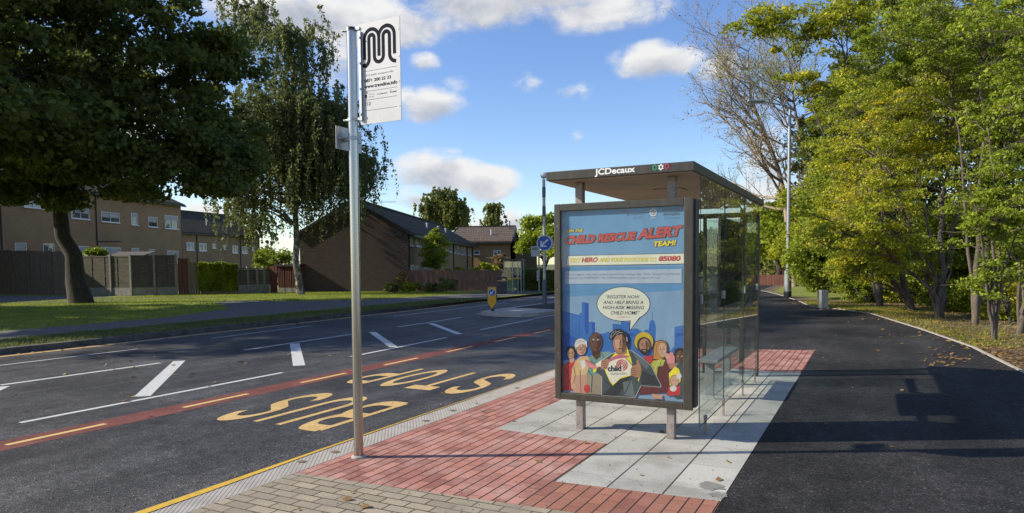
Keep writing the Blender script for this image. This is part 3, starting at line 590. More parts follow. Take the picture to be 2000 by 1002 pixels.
# heading
def title(s, c_, x0, y0, x1, y1, h, bold, sh_=.25, d=9, oy=380):
    txt('ink', s, x0, y0, x1, y1, h+6, oy, bold+.02, sh_, d, d-2); txt('ink', s, x0-3, y0+3, x1+3, y1+3, h+6, oy, bold+.03, sh_); txt(c_, s, x0, y0, x1, y1, h, oy, bold, sh_)
title('JOIN THE', 'yellow', 112, 346, 262, 340, 34, .02, .25, 6)
title('CHILD RESCUE', 'red', 108, 445, 735, 402, 74, .045)
title('ALERT', 'red', 758, 398, 1142, 366, 92, .045)
title('TEAM!', 'yellow', 892, 465, 1092, 452, 48, .035, .2, 6)
pol('ink', [(127, 543), (1200, 519), (1200, 618), (117, 636)], 380); pol('bubble', [(133, 547), (1200, 524), (1200, 613), (122, 631)], 380)
for s, c_, x0, x1, y_, h, bd in (('TEXT', 'yellow', 150, 242, 603, 32, .02), ('HERO', 'red', 258, 398, 603, 42, .035), ('AND YOUR POSTCODE TO', 'yellow', 412, 916, 597, 33, .02), ('85080', 'red', 940, 1134, 592, 44, .035)):
    txt('ink', s, x0, y_, x1, y_-3, h+3, 380, bd+.015, .2, 2, 2); txt(c_, s, x0, y_, x1, y_-3, h, 380, bd, .2)
pol('box', [(110, 682), (1145, 660), (1145, 788), (110, 795)], 380)
txt('txt', "Text to register costs your standard network text message rate. Obtain bill payer's permission.", 122, 726, 1132, 720, 26, 380, .004)
txt('txt', 'Customer care 02083924571. Visit ChildRescueAlert.org.uk to register for free.', 122, 756, 955, 754, 24, 380, .004)
txt('txt', 'groupcall', 655, 190, 805, 183, 36, 380, .01); pol('red', [(612, 160), (640, 138), (662, 130), (650, 142), (630, 158)], 380); lin('txt', [(706, 200), (805, 198)], 3, 380); txt('txt', 'make contact', 706, 220, 805, 218, 9, 380)
ell('white', 892, 160, 32, 34, 0, 380); ell('txt', 892, 160, 21, 22, 0, 380); ell('white', 892, 158, 14, 14, 0, 380); ell('txt', 894, 158, 8, 8, 0, 380); txt('white', 'CEOP', 866, 214, 918, 212, 12, 380)
txt('txt', 'missing', 965, 148, 1130, 142, 26, 380, .02); txt('txt', 'people', 980, 190, 1126, 186, 34, 380, .025); lin('txt', [(990, 208), (1125, 205)], 3, 380)
# people, back row first --------------------------------------------------
def face(cx, cy, rx, ry, c_, hairc=None, brow='ink', rot=0, shade=None):
    ell('ink', cx, cy, rx+4, ry+4, rot); ell(c_, cx, cy, rx, ry, rot)
    if shade: pol(shade, [(cx+rx*.15, cy-ry*.8), (cx+rx*.8, cy-ry*.5), (cx+rx*.92, cy+ry*.1), (cx+rx*.5, cy+ry*.8), (cx+rx*.1, cy+ry*.95), (cx+rx*.25, cy+ry*.2)])
    for s_ in (-1, 1):
        lin(brow, [(cx+s_*rx*.62, cy-ry*.22), (cx+s_*rx*.2, cy-ry*.25)], max(3, rx*.10)); ell('ink', cx+s_*rx*.40, cy-ry*.06, rx*.17, ry*.06, n=10)
    lin('ink', [(cx+rx*.02, cy-ry*.1), (cx-rx*.14, cy+ry*.28), (cx+rx*.08, cy+ry*.31)], max(2.5, rx*.06)); lin('ink', [(cx-rx*.30, cy+ry*.58), (cx, cy+ry*.55), (cx+rx*.30, cy+ry*.57)], max(3, rx*.09))
# woman in red at the left edge
pol('hair', [(120, 455), (150, 437), (185, 442), (205, 475), (212, 530), (190, 545), (125, 540), (112, 490)])
pol('red', [(88, 610), (130, 585), (150, 560), (190, 560), (215, 600), (240, 640), (235, 830), (88, 832)]); pol('skinl', [(148, 540), (188, 540), (190, 570), (165, 590), (148, 575)]); face(158, 503, 31, 46, 'skinl', shade='skin')
pol('hair', [(118, 480), (130, 450), (165, 440), (150, 462), (128, 492)]); lin('ink', [(130, 640), (140, 720), (160, 830)], 5)
# young man in green jacket
pol('green', [(285, 560), (340, 520), (400, 490), (500, 485), (560, 520), (560, 720), (430, 860), (300, 860), (290, 700)]); pol('khaki', [(300, 700), (430, 680), (450, 870), (300, 862)])
pol('skindd', [(345, 450), (420, 450), (425, 530), (385, 560), (350, 520)]); face(380, 402, 57, 84, 'skind', shade='skindd')
for x in (362, 402): ell('white', x, 380, 9, 7); ell('ink', x+2, 380, 4, 5)
for q in ([(320, 560), (380, 600), (400, 680)], [(300, 640), (350, 700), (340, 850)], [(430, 500), (470, 560), (440, 640)]): lin('ink', q, 5)
# older woman with white hair and glasses
pol('tan', [(170, 640), (200, 570), (240, 530), (310, 525), (330, 570), (300, 700), (300, 860), (190, 850), (160, 760)]); pol('white', [(240, 570), (280, 560), (290, 620), (262, 650)])
ell('ink', 247, 435, 60, 68); ell('greyh', 247, 430, 56, 62); face(252, 462, 43, 56, 'skinl', shade='skin')
pol('white', [(192, 440), (205, 385), (250, 370), (300, 392), (306, 450), (285, 420), (240, 415), (215, 450)]); lin('ink', [(205, 400), (240, 385), (285, 400)], 3); lin('ink', [(210, 420), (235, 400), (265, 402)], 3)
for x in (234, 272): ell('ink', x, 458, 17, 14); ell('skinl', x, 458, 13, 10)
pol('tanp', [(180, 700), (290, 690), (300, 862), (180, 850)]); lin('ink', [(240, 650), (250, 850)], 4); lin('ink', [(185, 620), (200, 700), (170, 790)], 4); ell('skinl', 182, 795, 22, 26); ell('red', 300, 815, 26, 36)
# rescue worker in yellow helmet
pol('maroon', [(780, 560), (850, 520), (920, 520), (1030, 600), (1030, 850), (760, 870)]); pol('red', [(800, 530), (900, 520), (940, 545), (860, 590)]); pol('hiviz', [(870, 590), (930, 560), (990, 570), (950, 700), (920, 720)])
ell('ink', 808, 402, 88, 90); ell('helm', 808, 398, 84, 86); ell('haird', 812, 430, 66, 72); face(813, 432, 46, 62, 'skin', shade='skind')
pol('hair', [(765, 445), (778, 470), (800, 462), (830, 462), (852, 470), (862, 445), (860, 490), (835, 515), (800, 515), (772, 490)]); lin('skinl', [(800, 478), (828, 478)], 7)
pol('helm', [(735, 395), (760, 345), (810, 322), (865, 345), (885, 400), (850, 365), (810, 352), (770, 372)]); lin('ink', [(752, 400), (775, 368), (812, 356), (850, 372), (870, 400)], 4)
# young woman with long ginger hair
pol('ink', [(885, 560), (892, 460), (905, 400), (955, 380), (1005, 395), (1022, 440), (1022, 520), (1000, 560)]); pol('orange', [(892, 550), (898, 460), (910, 405), (955, 387), (1000, 400), (1016, 440), (1012, 520), (960, 560)])
face(972, 470, 37, 66, 'skinl'); pol('orange', [(905, 450), (925, 405), (965, 392), (945, 430), (930, 520), (905, 540)]); lin('ink', [(915, 520), (920, 430), (955, 395)], 3)
pol('hiviz', [(885, 570), (960, 555), (1000, 560), (940, 700), (900, 700)]); pol('maroon', [(930, 620), (1040, 600), (1050, 850), (800, 860), (820, 780), (920, 750)]); lin('ink', [(960, 580), (930, 690)], 4); lin('white', [(890, 690), (940, 560)], 3)
# baby and carer at the right, man with glasses
pol('suit', [(1090, 600), (1165, 590), (1165, 900), (1080, 900)]); pol('hair', [(1080, 470), (1120, 452), (1165, 456), (1165, 560), (1085, 560)]); face(1128, 535, 36, 56, 'skind', shade='skindd')
for x in (1112, 1146): ell('ink', x, 528, 17, 14); ell('skin', x, 528, 12, 9)
pol('pink', [(1000, 520), (1060, 485), (1085, 540), (1080, 590), (1020, 600)]); ell('skinl', 1015, 525, 18, 24); pol('skin', [(1020, 590), (1100, 590), (1100, 640), (1040, 640)])
pol('yellow', [(1030, 680), (1085, 620), (1120, 640), (1140, 700), (1130, 760), (1040, 790)]); ell('ink', 1082, 745, 42, 52); ell('skinl', 1082, 745, 38, 48); ell('white', 1120, 705, 24, 24); pol('red', [(1030, 800), (1130, 790), (1130, 870), (1010, 880)]); ell('white', 1070, 815, 30, 26); lin('ink', [(1065, 740), (1075, 745)], 4); lin('ink', [(1092, 740), (1102, 742)], 4)
pol('tanp', [(875, 860), (970, 870), (975, 910), (890, 905)])
# central man opening his jacket over a logo shirt
pol('white', [(357, 650), (433, 563), (522, 503), (600, 475), (698, 473), (799, 544), (877, 614), (964, 788), (955, 805), (785, 790), (753, 852), (731, 897), (431, 876), (433, 714)])
pol('suit', [(360, 652), (436, 566), (524, 506), (600, 478), (696, 476), (796, 546), (874, 616), (960, 786), (950, 802), (782, 788), (750, 850), (728, 894), (434, 874), (436, 712)])
pol('suitl', [(700, 480), (790, 545), (860, 620), (830, 640), (740, 560)]); pol('suitd', [(600, 700), (700, 690), (640, 800), (560, 880), (440, 872), (520, 790)]); pol('suitl', [(620, 760), (700, 740), (730, 890), (640, 880)]); pol('suitd', [(760, 640), (900, 700), (950, 790), (790, 780), (770, 700)])
for q in ([(520, 800), (470, 870)], [(560, 800), (600, 880)], [(700, 720), (640, 860)], [(830, 660), (930, 790)], [(800, 700), (880, 780)], [(440, 720), (520, 800)], [(700, 500), (760, 580), (720, 600)]): lin('suitd', q, 7)
for x in (790, 806, 822): ell('ink', x, 768, 6, 6, n=10)
pol('yellow', [(452, 640), (500, 560), (560, 490), (660, 444), (690, 530), (705, 600), (700, 700), (600, 730), (532, 792), (500, 750)]); pol('yellow', [(356, 640), (392, 636), (380, 668), (360, 672)]); pol('yellow', [(755, 740), (792, 656), (778, 700), (762, 752)])
pol('shirt', [(470, 650), (500, 580), (555, 548), (655, 545), (700, 610), (688, 695), (610, 712), (540, 775), (505, 740)])
for q in ([(452, 640), (500, 750), (532, 792)], [(532, 792), (600, 730), (700, 700)], [(640, 535), (706, 605)], [(662, 446), (690, 530)]): lin('ink', q, 5)
pol('tie', [(490, 560), (560, 518), (660, 520), (690, 535), (640, 540), (560, 552), (500, 580)])
pol('skin', [(545, 440), (650, 440), (660, 500), (600, 528), (560, 500)]); face(602, 405, 68, 98, 'skin', rot=8, shade='skind')
pol('skinl', [(550, 380), (590, 375), (600, 420), (575, 470), (555, 440)]); lin('ink', [(600, 385), (590, 425), (608, 430)], 4)
pol('ink', [(498, 370), (508, 320), (550, 288), (600, 282), (650, 312), (672, 360), (672, 440), (655, 440), (645, 370), (610, 330), (560, 345), (530, 390)])
for q in ([(508, 360), (525, 320), (560, 300)], [(530, 352), (555, 318), (595, 300)], [(560, 338), (590, 316), (620, 318)], [(515, 372), (520, 345)]): lin('greyh', q, 4)
pol('greyh', [(652, 352), (662, 365), (664, 400), (654, 392)])
# sleeves and hands
pol('pink', [(288, 560), (330, 575), (420, 630), (360, 640), (310, 620)]); lin('ink', [(288, 560), (420, 632)], 4)
pol('skin', [(410, 600), (440, 560), (490, 550), (500, 575), (480, 640), (430, 645)]); pol('shirt', [(375, 600), (430, 560), (425, 620), (390, 620)])
for k in range(4): lin('ink', [(432+6*k, 575+18*k), (478, 572+18*k)], 3.5)
pol('skin', [(690, 640), (720, 605), (745, 600), (742, 560), (758, 560), (780, 610), (790, 640), (765, 720), (735, 715), (690, 690)])
for k in range(4): lin('ink', [(692, 640+18*k), (742, 630+20*k)], 3.5)
txt('ink', 'child', 487, 662, 606, 660, 52, bold=.03); txt('grey', 'rescue alert', 510, 692, 655, 688, 24, bold=.004)
for r_, a_ in ((46, 250), (30, 250), (15, 250)): lin('logo', arc(612, 606, r_, r_, 80, -210, 18), 8 if r_ > 20 else 7)
PB.build('poster', pm, sh, fix=False)

# bench ---------------------------------------------------------------------
bq = [gp(x, y, .47) for x, y in ((1370, 703), (1414, 706), (1459, 679), (1409, 677))]
bn = empty('bench', (-1.85, 8.7, 0), 'narrow grey metal bench inside the near bus shelter', 'bench')
bx0 = min(bq[0][0], bq[3][0]); bx1 = -1.52; by0 = bq[0][1]; by1 = max(bq[3][1], by0+1.1)
b = MB(); b.bb(bx0, bx1, by0, by1, .435, .475); b.build('seat', M['galv'], bn, bevel=.006)
for yy in (by0+.14, by1-.2):
    for xx in (bx1-.12,):
        b = MB(); b.bb(xx-.05, xx+.05, yy-.03, yy+.03, 0, .434); b.bb(xx-.08, xx+.08, yy-.06, yy+.06, 0, .01); b.build('leg', M['galv'], bn, bevel=.004)

# ================================================================== NEAR BUS STOP POST
bx_, by_ = -3.736, 4.392
st = empty('bus_stop_post', (bx_, by_, 0), 'tall steel bus stop pole at the kerb with white flag sign', 'bus stop')
def tilt(z): return bx_-.006*z, by_       # the pole leans a touch
b = MB(); b.cyl((bx_, by_, 0), (bx_+.018, by_, 3.46), .039, n=28); b.build('pole', M['steel'], st, smooth=True)
b = MB(); b.lathe((bx_+.018, by_, 3.455), [(.043, 0), (.043, .02), (.035, .028), (1e-4, .03)], 28); b.build('pole_cap', M['blackplastic'], st, smooth=True)
b = MB(); b.lathe((bx_, by_, 0), [(.062, .0), (.060, .012), (.041, .02)], 24); b.build('base_collar', M['concrete'], st)
SY = 4.392
def sg(x, y, off=0.0): return onplane(x, y, (0, SY+off, 0), pn)
tl, tr, br, bl = sg(702, 46), sg(781.5, 33), sg(783.5, 236), sg(704, 243)
sx0, sx1 = (tl[0]+bl[0])/2, (tr[0]+br[0])/2; sz1, sz0 = (tl[2]+tr[2])/2, (bl[2]+br[2])/2
b = MB(); b.bb(sx0, sx1, SY-.003, SY+.003, sz0, sz1); fl = b.build('flag_sign', M['signwhite'], st)
SW, SH = sx1-sx0, sz1-sz0
def S2(u, v, k=0): return (sx0+u*SW, SY-.0036-.0004*k, sz1-v*SH)
b = MB()
wd = .072
def srib(pts, wd_, k, asp=SH/SW):
    V, F_ = ribbon([(u, v*asp) for u, v in pts], wd_); b.add([S2(u, v/asp, k) for u, v in V], F_)
ka = SW/SH
def aarc(cu, cv, ru, a0, a1, n=14): return [(cu+ru*math.cos(math.radians(a0+(a1-a0)*i/n)), cv+ru*ka*math.sin(math.radians(a0+(a1-a0)*i/n))) for i in range(n+1)]
r1 = .178; srib([(.135, .36)]+aarc(.135+r1, .07+r1*ka, r1, 180, 360)+[(.491, .34)], wd, 0); srib([(.491, .345)]+[(.491, .2)]+aarc(.491+r1+.01, .07+r1*ka, r1+.01, 180, 360)+[(.867, .35)], wd, 1)
r2 = .066; srib([(.10, .400)]+aarc(.10+.0, .355, .145, 90, 0, 8)[1:]+aarc(.245+r2, .125+r2*ka, r2, 180, 360, 10)+[(.377, .32)]+aarc(.377+.11, .345, .11, 180, 0, 10)+aarc(.597+r2+.01, .125+r2*ka, r2+.01, 180, 360, 10)+[(.749, .33)]+aarc(.749+.15, .345, .15, 180, 90, 8), wd, 2)
for v_ in (.475, .675, .76, .865): srib([(.11, v_), (.91, v_)], .006, 0)
def st_txt(s, u0, u1, v, h, bold=0): text_quad(b, s, [S2(u0, v, 1), S2(u1, v, 1), S2(u1, v-h, 1), S2(u0, v-h, 1)], 0, bold)
st_txt('0871 200 22 33', .12, .77, .585, .032, .02); st_txt('www.traveline.info', .11, .92, .643, .036, .02); st_txt('312', .12, .26, .815, .033); st_txt('84268', .74, .90, .722, .013, .01); st_txt('manjatwa', .43, .68, .727, .018)
b.add([S2(.125, .705, 1), S2(.17, .705, 1), S2(.17, .742, 1), S2(.125, .742, 1)], [(0, 1, 2, 3)])
b.build('sign_lettering', M['ink'], fl, fix=False)
b = MB(); st_txt('Local public transport info', .12, .83, .53, .024); b.build('sign_heading', M['inkgrey'], fl, fix=False)
b = MB(); st_txt('For next', .22, .36, .712, .012); st_txt('bus text', .22, .36, .736, .012); st_txt('to', .74, .78, .70, .011); b.build('sign_small_print', M['inkgrey'], fl, fix=False)
b = MB(); b.bb(sx0+.005, sx0+.03, SY-.022, SY-.0035, sz0+.03, sz1-.06); ch = b.build('mounting_channel', M['galv'], st, bevel=.002)
for k in range(4):
    b = MB(); b.cyl((sx0+.018, SY-.03, sz0+.08+k*.2), (sx0+.018, SY-.022, sz0+.08+k*.2), .009, n=10); b.build('bolt', M['steel'], ch)
for v_ in (.12, .38, .62, .86):
    b = MB(); b.cyl((sx1-.015, SY-.006, sz1-v_*SH), (sx1-.015, SY-.002, sz1-v_*SH), .005, n=8); b.build('sign_rivet', M['galv'], fl)
for z in (sz1-.03, sz0+.05):
    b = MB(); b.cyl((bx_+.005*z, by_, z-.012), (bx_+.005*z, by_, z+.012), .043, n=24); b.bb(bx_+.05, sx0+.01, SY-.012, SY+.012, z-.01, z+.01); b.cyl((bx_-.07, by_-.01, z), (bx_-.03, by_-.01, z), .008, n=8); b.cyl((bx_-.055, by_-.028, z), (bx_-.055, by_+.01, z), .006, n=8)
    b.build('clamp', M['galv'], st, smooth=True)
# small clearway plate facing the road
b = MB(); b.bb(-3.815, -3.811, 4.288, 4.60, 2.52, 2.703, 0); pl = b.build('clearway_plate', M['galv'], st, bevel=.001)
b = MB(); b.bb(-3.8165, -3.8155, 4.295, 4.593, 2.53, 2.695); b.build('plate_face', M['yellow'], pl)
b = MB(); b.bb(-3.811, -3.79, 4.31, 4.58, 2.60, 2.612); b.cyl((bx_+.013, by_, 2.59), (bx_+.013, by_, 2.622), .043, n=24); b.bb(-3.795, -3.76, 4.37, 4.42, 2.59, 2.62); b.build('plate_bracket', M['galv'], st)

# ================================================================== ISLAND FURNITURE
def disc_arrow(mb, c, ax, up, nrm, r, mi_blue, mi_white, k0=.002):
    c = np.array(c, float); ax = np.array(ax, float); up = np.array(up, float); n = np.array(nrm, float)
    def ring(rr, off, mi): mb.add([c+n*off+ax*rr*math.cos(a)+up*rr*math.sin(a) for a in np.linspace(0, 2*math.pi, 33)[:-1]], [tuple(range(32))], mi)
    ring(r, k0, mi_white); ring(r*.93, k0+.001, mi_blue)
    d = np.array([-.707, -.707]); p = np.array([-d[1], d[0]])
    def P(a, b_): q = d*a*r+p*b_*r; return c+n*(k0+.002)+ax*q[0]+up*q[1]
    mb.add([P(-.66, .11), P(-.66, -.11), P(.52, -.11), P(.52, .11)], [(0, 1, 2, 3)], mi_white)
    k0 += .0012
    for sg_ in (1, -1): mb.add([P(.74, 0), P(.52, 0), P(.10, sg_*.40), P(.10, sg_*.60)], [(0, 1, 2, 3)], mi_white)
M['signblue'] = flat('sign_blue', (.012, .07, .32), .35); M['signarrow'] = flat('sign_arrow_white', (.72, .72, .72), .4); M['bolyel'] = flat('bollard_yellow', (.68, .33, .01), .35)
bc = gp(961, 608, 0); dep = np.dot(bc-EYEP, Fv); s = dep/FPX
rt = np.array([Rv[0], Rv[1], 0]); rt /= np.linalg.norm(rt); bk = np.array([-rt[1], rt[0], 0])
kb = empty('keep_left_bollard', bc, 'yellow keep left bollard with blue arrow disc on the traffic island nose', 'bollard')
def L3(c, u, v, z): return c+rt*u+bk*v+np.array([0, 0, z])
H = 50*s; W = 17.5*s
def shield(w0, inset, z0s, top, d0, d1, mb, mi):
    pts = [(-w0, top), (w0, top), (w0, top-.60*H), (0, z0s), (-w0, top-.60*H)]
    mb.extr([L3(bc, u, d0, z) for u, z in pts], bk*(d1-d0), mi)
b = MB(); shield(W/2+.012, 0, .035*H, H*.965, .0, .11, b, 0); b.bb(bc[0]-.03, bc[0]+.03, bc[1]-.02, bc[1]+.10, 0, .1); b.build('body', M['blackplastic'], kb, bevel=.006)
b = MB(); shield(W/2-.008, 0, .075*H, H*.945, -.006, -.001, b, 0); b.build('yellow_face', M['bolyel'], kb)
b = MB(); b.extr([L3(bc, W/2+.013, .02, z_) for z_ in (.42*H, .93*H)]+[L3(bc, W/2+.013, .09, z_) for z_ in (.93*H, .42*H)], rt*.003); b.build('yellow_side', M['bolyel'], kb)
b = MB(); disc_arrow(b, L3(bc, 0, -.006, H*.735), rt, (0, 0, 1), -bk, W*.40, 0, 1); b.build('arrow_disc', [M['signblue'], M['signarrow']], kb, fix=False)
# pedestrian refuge beacon with round keep left sign
pc = np.array([-10.83, 23.39, 0]); rb_ = empty('refuge_beacon', pc, 'grey banded beacon pole with white globe and round blue keep left sign', 'beacon')
b = MB(); b.cyl(pc, pc+[0, 0, 4.72], .062, .055, n=20); b.build('pole', M['galv'], rb_, smooth=True)
dkb = flat('pole_dark_band', (.10, .105, .12), .5)
for z0, z1_, r_b in ((3.35, 3.73, .066), (4.05, 4.43, .066), (0, 1.0, .085)):
    b = MB(); b.cyl(pc+[0, 0, z0], pc+[0, 0, z1_], r_b, n=20); b.build('grey_band', dkb, rb_, smooth=True)
b = MB(); b.sphere(pc+[0, 0, 4.86], .125, 20); b.build('globe', flat('white_globe', (.74, .76, .78), .25), rb_, smooth=True)
cs = at_depth(1060, 475, np.dot(pc-EYEP, Fv)); zc = cs[2]
b = MB(); cc = pc+[0, 0, zc]-bk*.10; b.cyl(cc+bk*.0, cc+bk*.03, .285, n=32); 
b.cyl(cc+bk*.15+rt*.09, cc+bk*.2+rt*.09, .27, n=32, mi=0); b.bb(pc[0]-.07, pc[0]+.07, pc[1]-.12, pc[1]+.1, zc-.05, zc+.05)
b.build('sign_drum', M['galv'], rb_)
b = MB(); disc_arrow(b, cc, rt, (0, 0, 1), -bk, .28, 0, 1); b.build('arrow_disc', [M['signblue'], M['signarrow']], rb_, fix=False)

# ================================================================== FAR SIDE STREET FURNITURE
lb = gp(981, 574, 0); bn2 = empty('litter_bin', lb, 'black hooded litter bin with yellow band beside the far bus shelter', 'litter bin')
b = MB(); w2, h2 = .29, .92
b.box(lb+[0, 0, .36], (w2*2*.92, .5, .64), 0, (rt, bk, (0, 0, 1))); b.box(lb+[0, 0, .03], (.5, .42, .06), 0, (rt, bk, (0, 0, 1)))
for i in range(6): b.box(L3(lb, -.22+.088*i, -.255, .36), (.03, .012, .56), 0, (rt, bk, (0, 0, 1)))
b.build('bin_body', M['blackplastic'], bn2, bevel=.01)
b = MB()
for u, v in ((-1, -1), (1, -1), (1, 1), (-1, 1)): b.box(L3(lb, u*.24, v*.2, .76), (.06, .06, .16), 0, (rt, bk, (0, 0, 1)))
b.box(lb+[0, 0, .86], (.56, .52, .05), 0, (rt, bk, (0, 0, 1))); b.box(lb+[0, 0, .90], (.44, .40, .04), 0, (rt, bk, (0, 0, 1))); b.build('bin_hood', M['blackplastic'], bn2, bevel=.02)
b = MB(); b.box(L3(lb, 0, 0, .695), (.55, .51, .03), 0, (rt, bk, (0, 0, 1))); b.build('yellow_band', M['bolyel'], bn2)
# far shelter
fs = empty('bus_shelter', gp(1001, 571, 0), 'small distant glass bus shelter across the road beside the hedge', 'bus shelter')
fc = np.array(fs.location); P0, P1 = gp(985, 571, 0), gp(1018, 571, 0); zt_ = 1.80
ud = (P1-P0)/np.linalg.norm(P1-P0); wd_ = np.linalg.norm(P1-P0); vd = np.array([-ud[1], ud[0], 0])
def F3(u, v, z): return P0+ud*u+vd*v+np.array([0, 0, z])
b = MB(); b.box(F3(wd_/2, .35, zt_+.03), (wd_+.12, 1.0, .07), 0, (ud, vd, (0, 0, 1))); b.build('roof', M['bronze'], fs)
for u in (0, wd_*.5, wd_*.82, wd_):
    b = MB(); b.box(F3(u, 0, zt_/2), (.045, .045, zt_), 0, (ud, vd, (0, 0, 1))); b.build('post', M['galv'], fs)
for u in (0, wd_):
    b = MB(); b.box(F3(u, .75, zt_/2), (.045, .045, zt_), 0, (ud, vd, (0, 0, 1))); b.build('post', M['galv'], fs)
for u0, u1 in ((.03, wd_*.5-.03), (wd_*.5+.03, wd_*.8), (wd_*.84, wd_-.03)):
    b = MB(); b.box(F3((u0+u1)/2, 0, zt_*.55), (u1-u0, .008, zt_*.82), 0, (ud, vd, (0, 0, 1))); b.build('glass_pane', M['glass'], fs)
b = MB(); b.box(F3(wd_/2, -.02, zt_*.44), (wd_, .02, .04), 0, (ud, vd, (0, 0, 1))); b.build('rail', M['bolyel'], fs)
b = MB(); b.box(F3(wd_*.25, .65, zt_*.62), (.22, .03, .12), 0, (ud, vd, (0, 0, 1))); b.build('notice', M['bolyel'], fs); b = MB(); b.box(F3(wd_*.62, .65, zt_*.58), (.16, .03, .5), 0, (ud, vd, (0, 0, 1))); b.build('timetable_panel', M['bolyel'], fs)
# far bus stop pole
fp = gp(1053, 569, 0); dpt = np.dot(fp-EYEP, Fv); sfp = dpt/FPX
fo = empty('bus_stop_post', fp, 'distant bus stop pole with white flag sign by the hedge across the road', 'bus stop')
b = MB(); b.cyl(fp, fp+[0, 0, (569-483)*sfp], .045, n=12); b.build('pole', M['galv'], fo, smooth=True)
b = MB(); b.box(L3(fp, -8.0*sfp, 0, (569-491)*sfp), (15*sfp, .015, 20*sfp), 0, (rt, bk, (0, 0, 1))); f2 = b.build('flag_sign', M['signwhite'], fo); b = MB(); b.box(L3(fp, -3*sfp, 0, (569-538)*sfp), (3*sfp, .05, 21*sfp), 0, (rt, bk, (0, 0, 1))); b.build('timetable_panel', M['signwhite'], fo)
b = MB(); b.box(L3(fp, -8.0*sfp, -.009, (569-486)*sfp), (11*sfp, .002, 5*sfp), 0, (rt, bk, (0, 0, 1))); b.build('sign_lettering', M['inkgrey'], f2)

# right hand side: lamp column and steel bollard ------------------------------
lc = np.array([-3.24, 32.36, 0]); sl_ = empty('street_lamp', lc, 'tall slim grey street lamp column by the bend in the path', 'street lamp')
b = MB(); b.cyl(lc, lc+[0, 0, 1.15], .155, n=20); b.cyl(lc+[0, 0, 1.15], lc+[0, 0, 1.22], .155, .09, n=20); b.cyl(lc+[0, 0, 1.2], lc+[0, 0, 8.15], .088, .062, n=20); b.build('column', M['galv'], sl_, smooth=True)
b = MB(); b.cyl(lc, lc+[0, 0, .28], .162, n=20); b.build('base_band', M['blackplastic'], sl_, smooth=True)
e2 = lc+rt*(-1.15)+[0, 0, 8.5]
b = MB(); b.cyl(lc+[0, 0, 8.12], lc+rt*(-.15)+[0, 0, 8.32], .045, n=12); b.cyl(lc+rt*(-.15)+[0, 0, 8.32], e2, .04, .035, n=12); b.build('arm', M['galv'], sl_, smooth=True)
b = MB(); b.box(e2+rt*(-.32)+[0, 0, .03], (.72, .2, .08), 0, (rt, bk, (0, 0, 1))); b.box(e2+rt*(-.28)+[0, 0, -.035], (.5, .16, .05), 0, (rt, bk, (0, 0, 1))); b.build('lantern', M['galv'], sl_, bevel=.03)
bo = gp(1608, 602.5, 0); sb = empty('bollard', bo, 'short square steel bollard at the edge of the tarmac path', 'bollard')
b = MB(); b.box(bo+[0, 0, .31], (.235, .2, .62), 0, (rt, bk, (0, 0, 1))); b.build('shaft', M['galv'], sb, bevel=.012)
b = MB(); b.box(bo+[0, 0, .625], (.215, .18, .012), 0, (rt, bk, (0, 0, 1))); b.build('cap', M['blackplastic'], sb, bevel=.004)

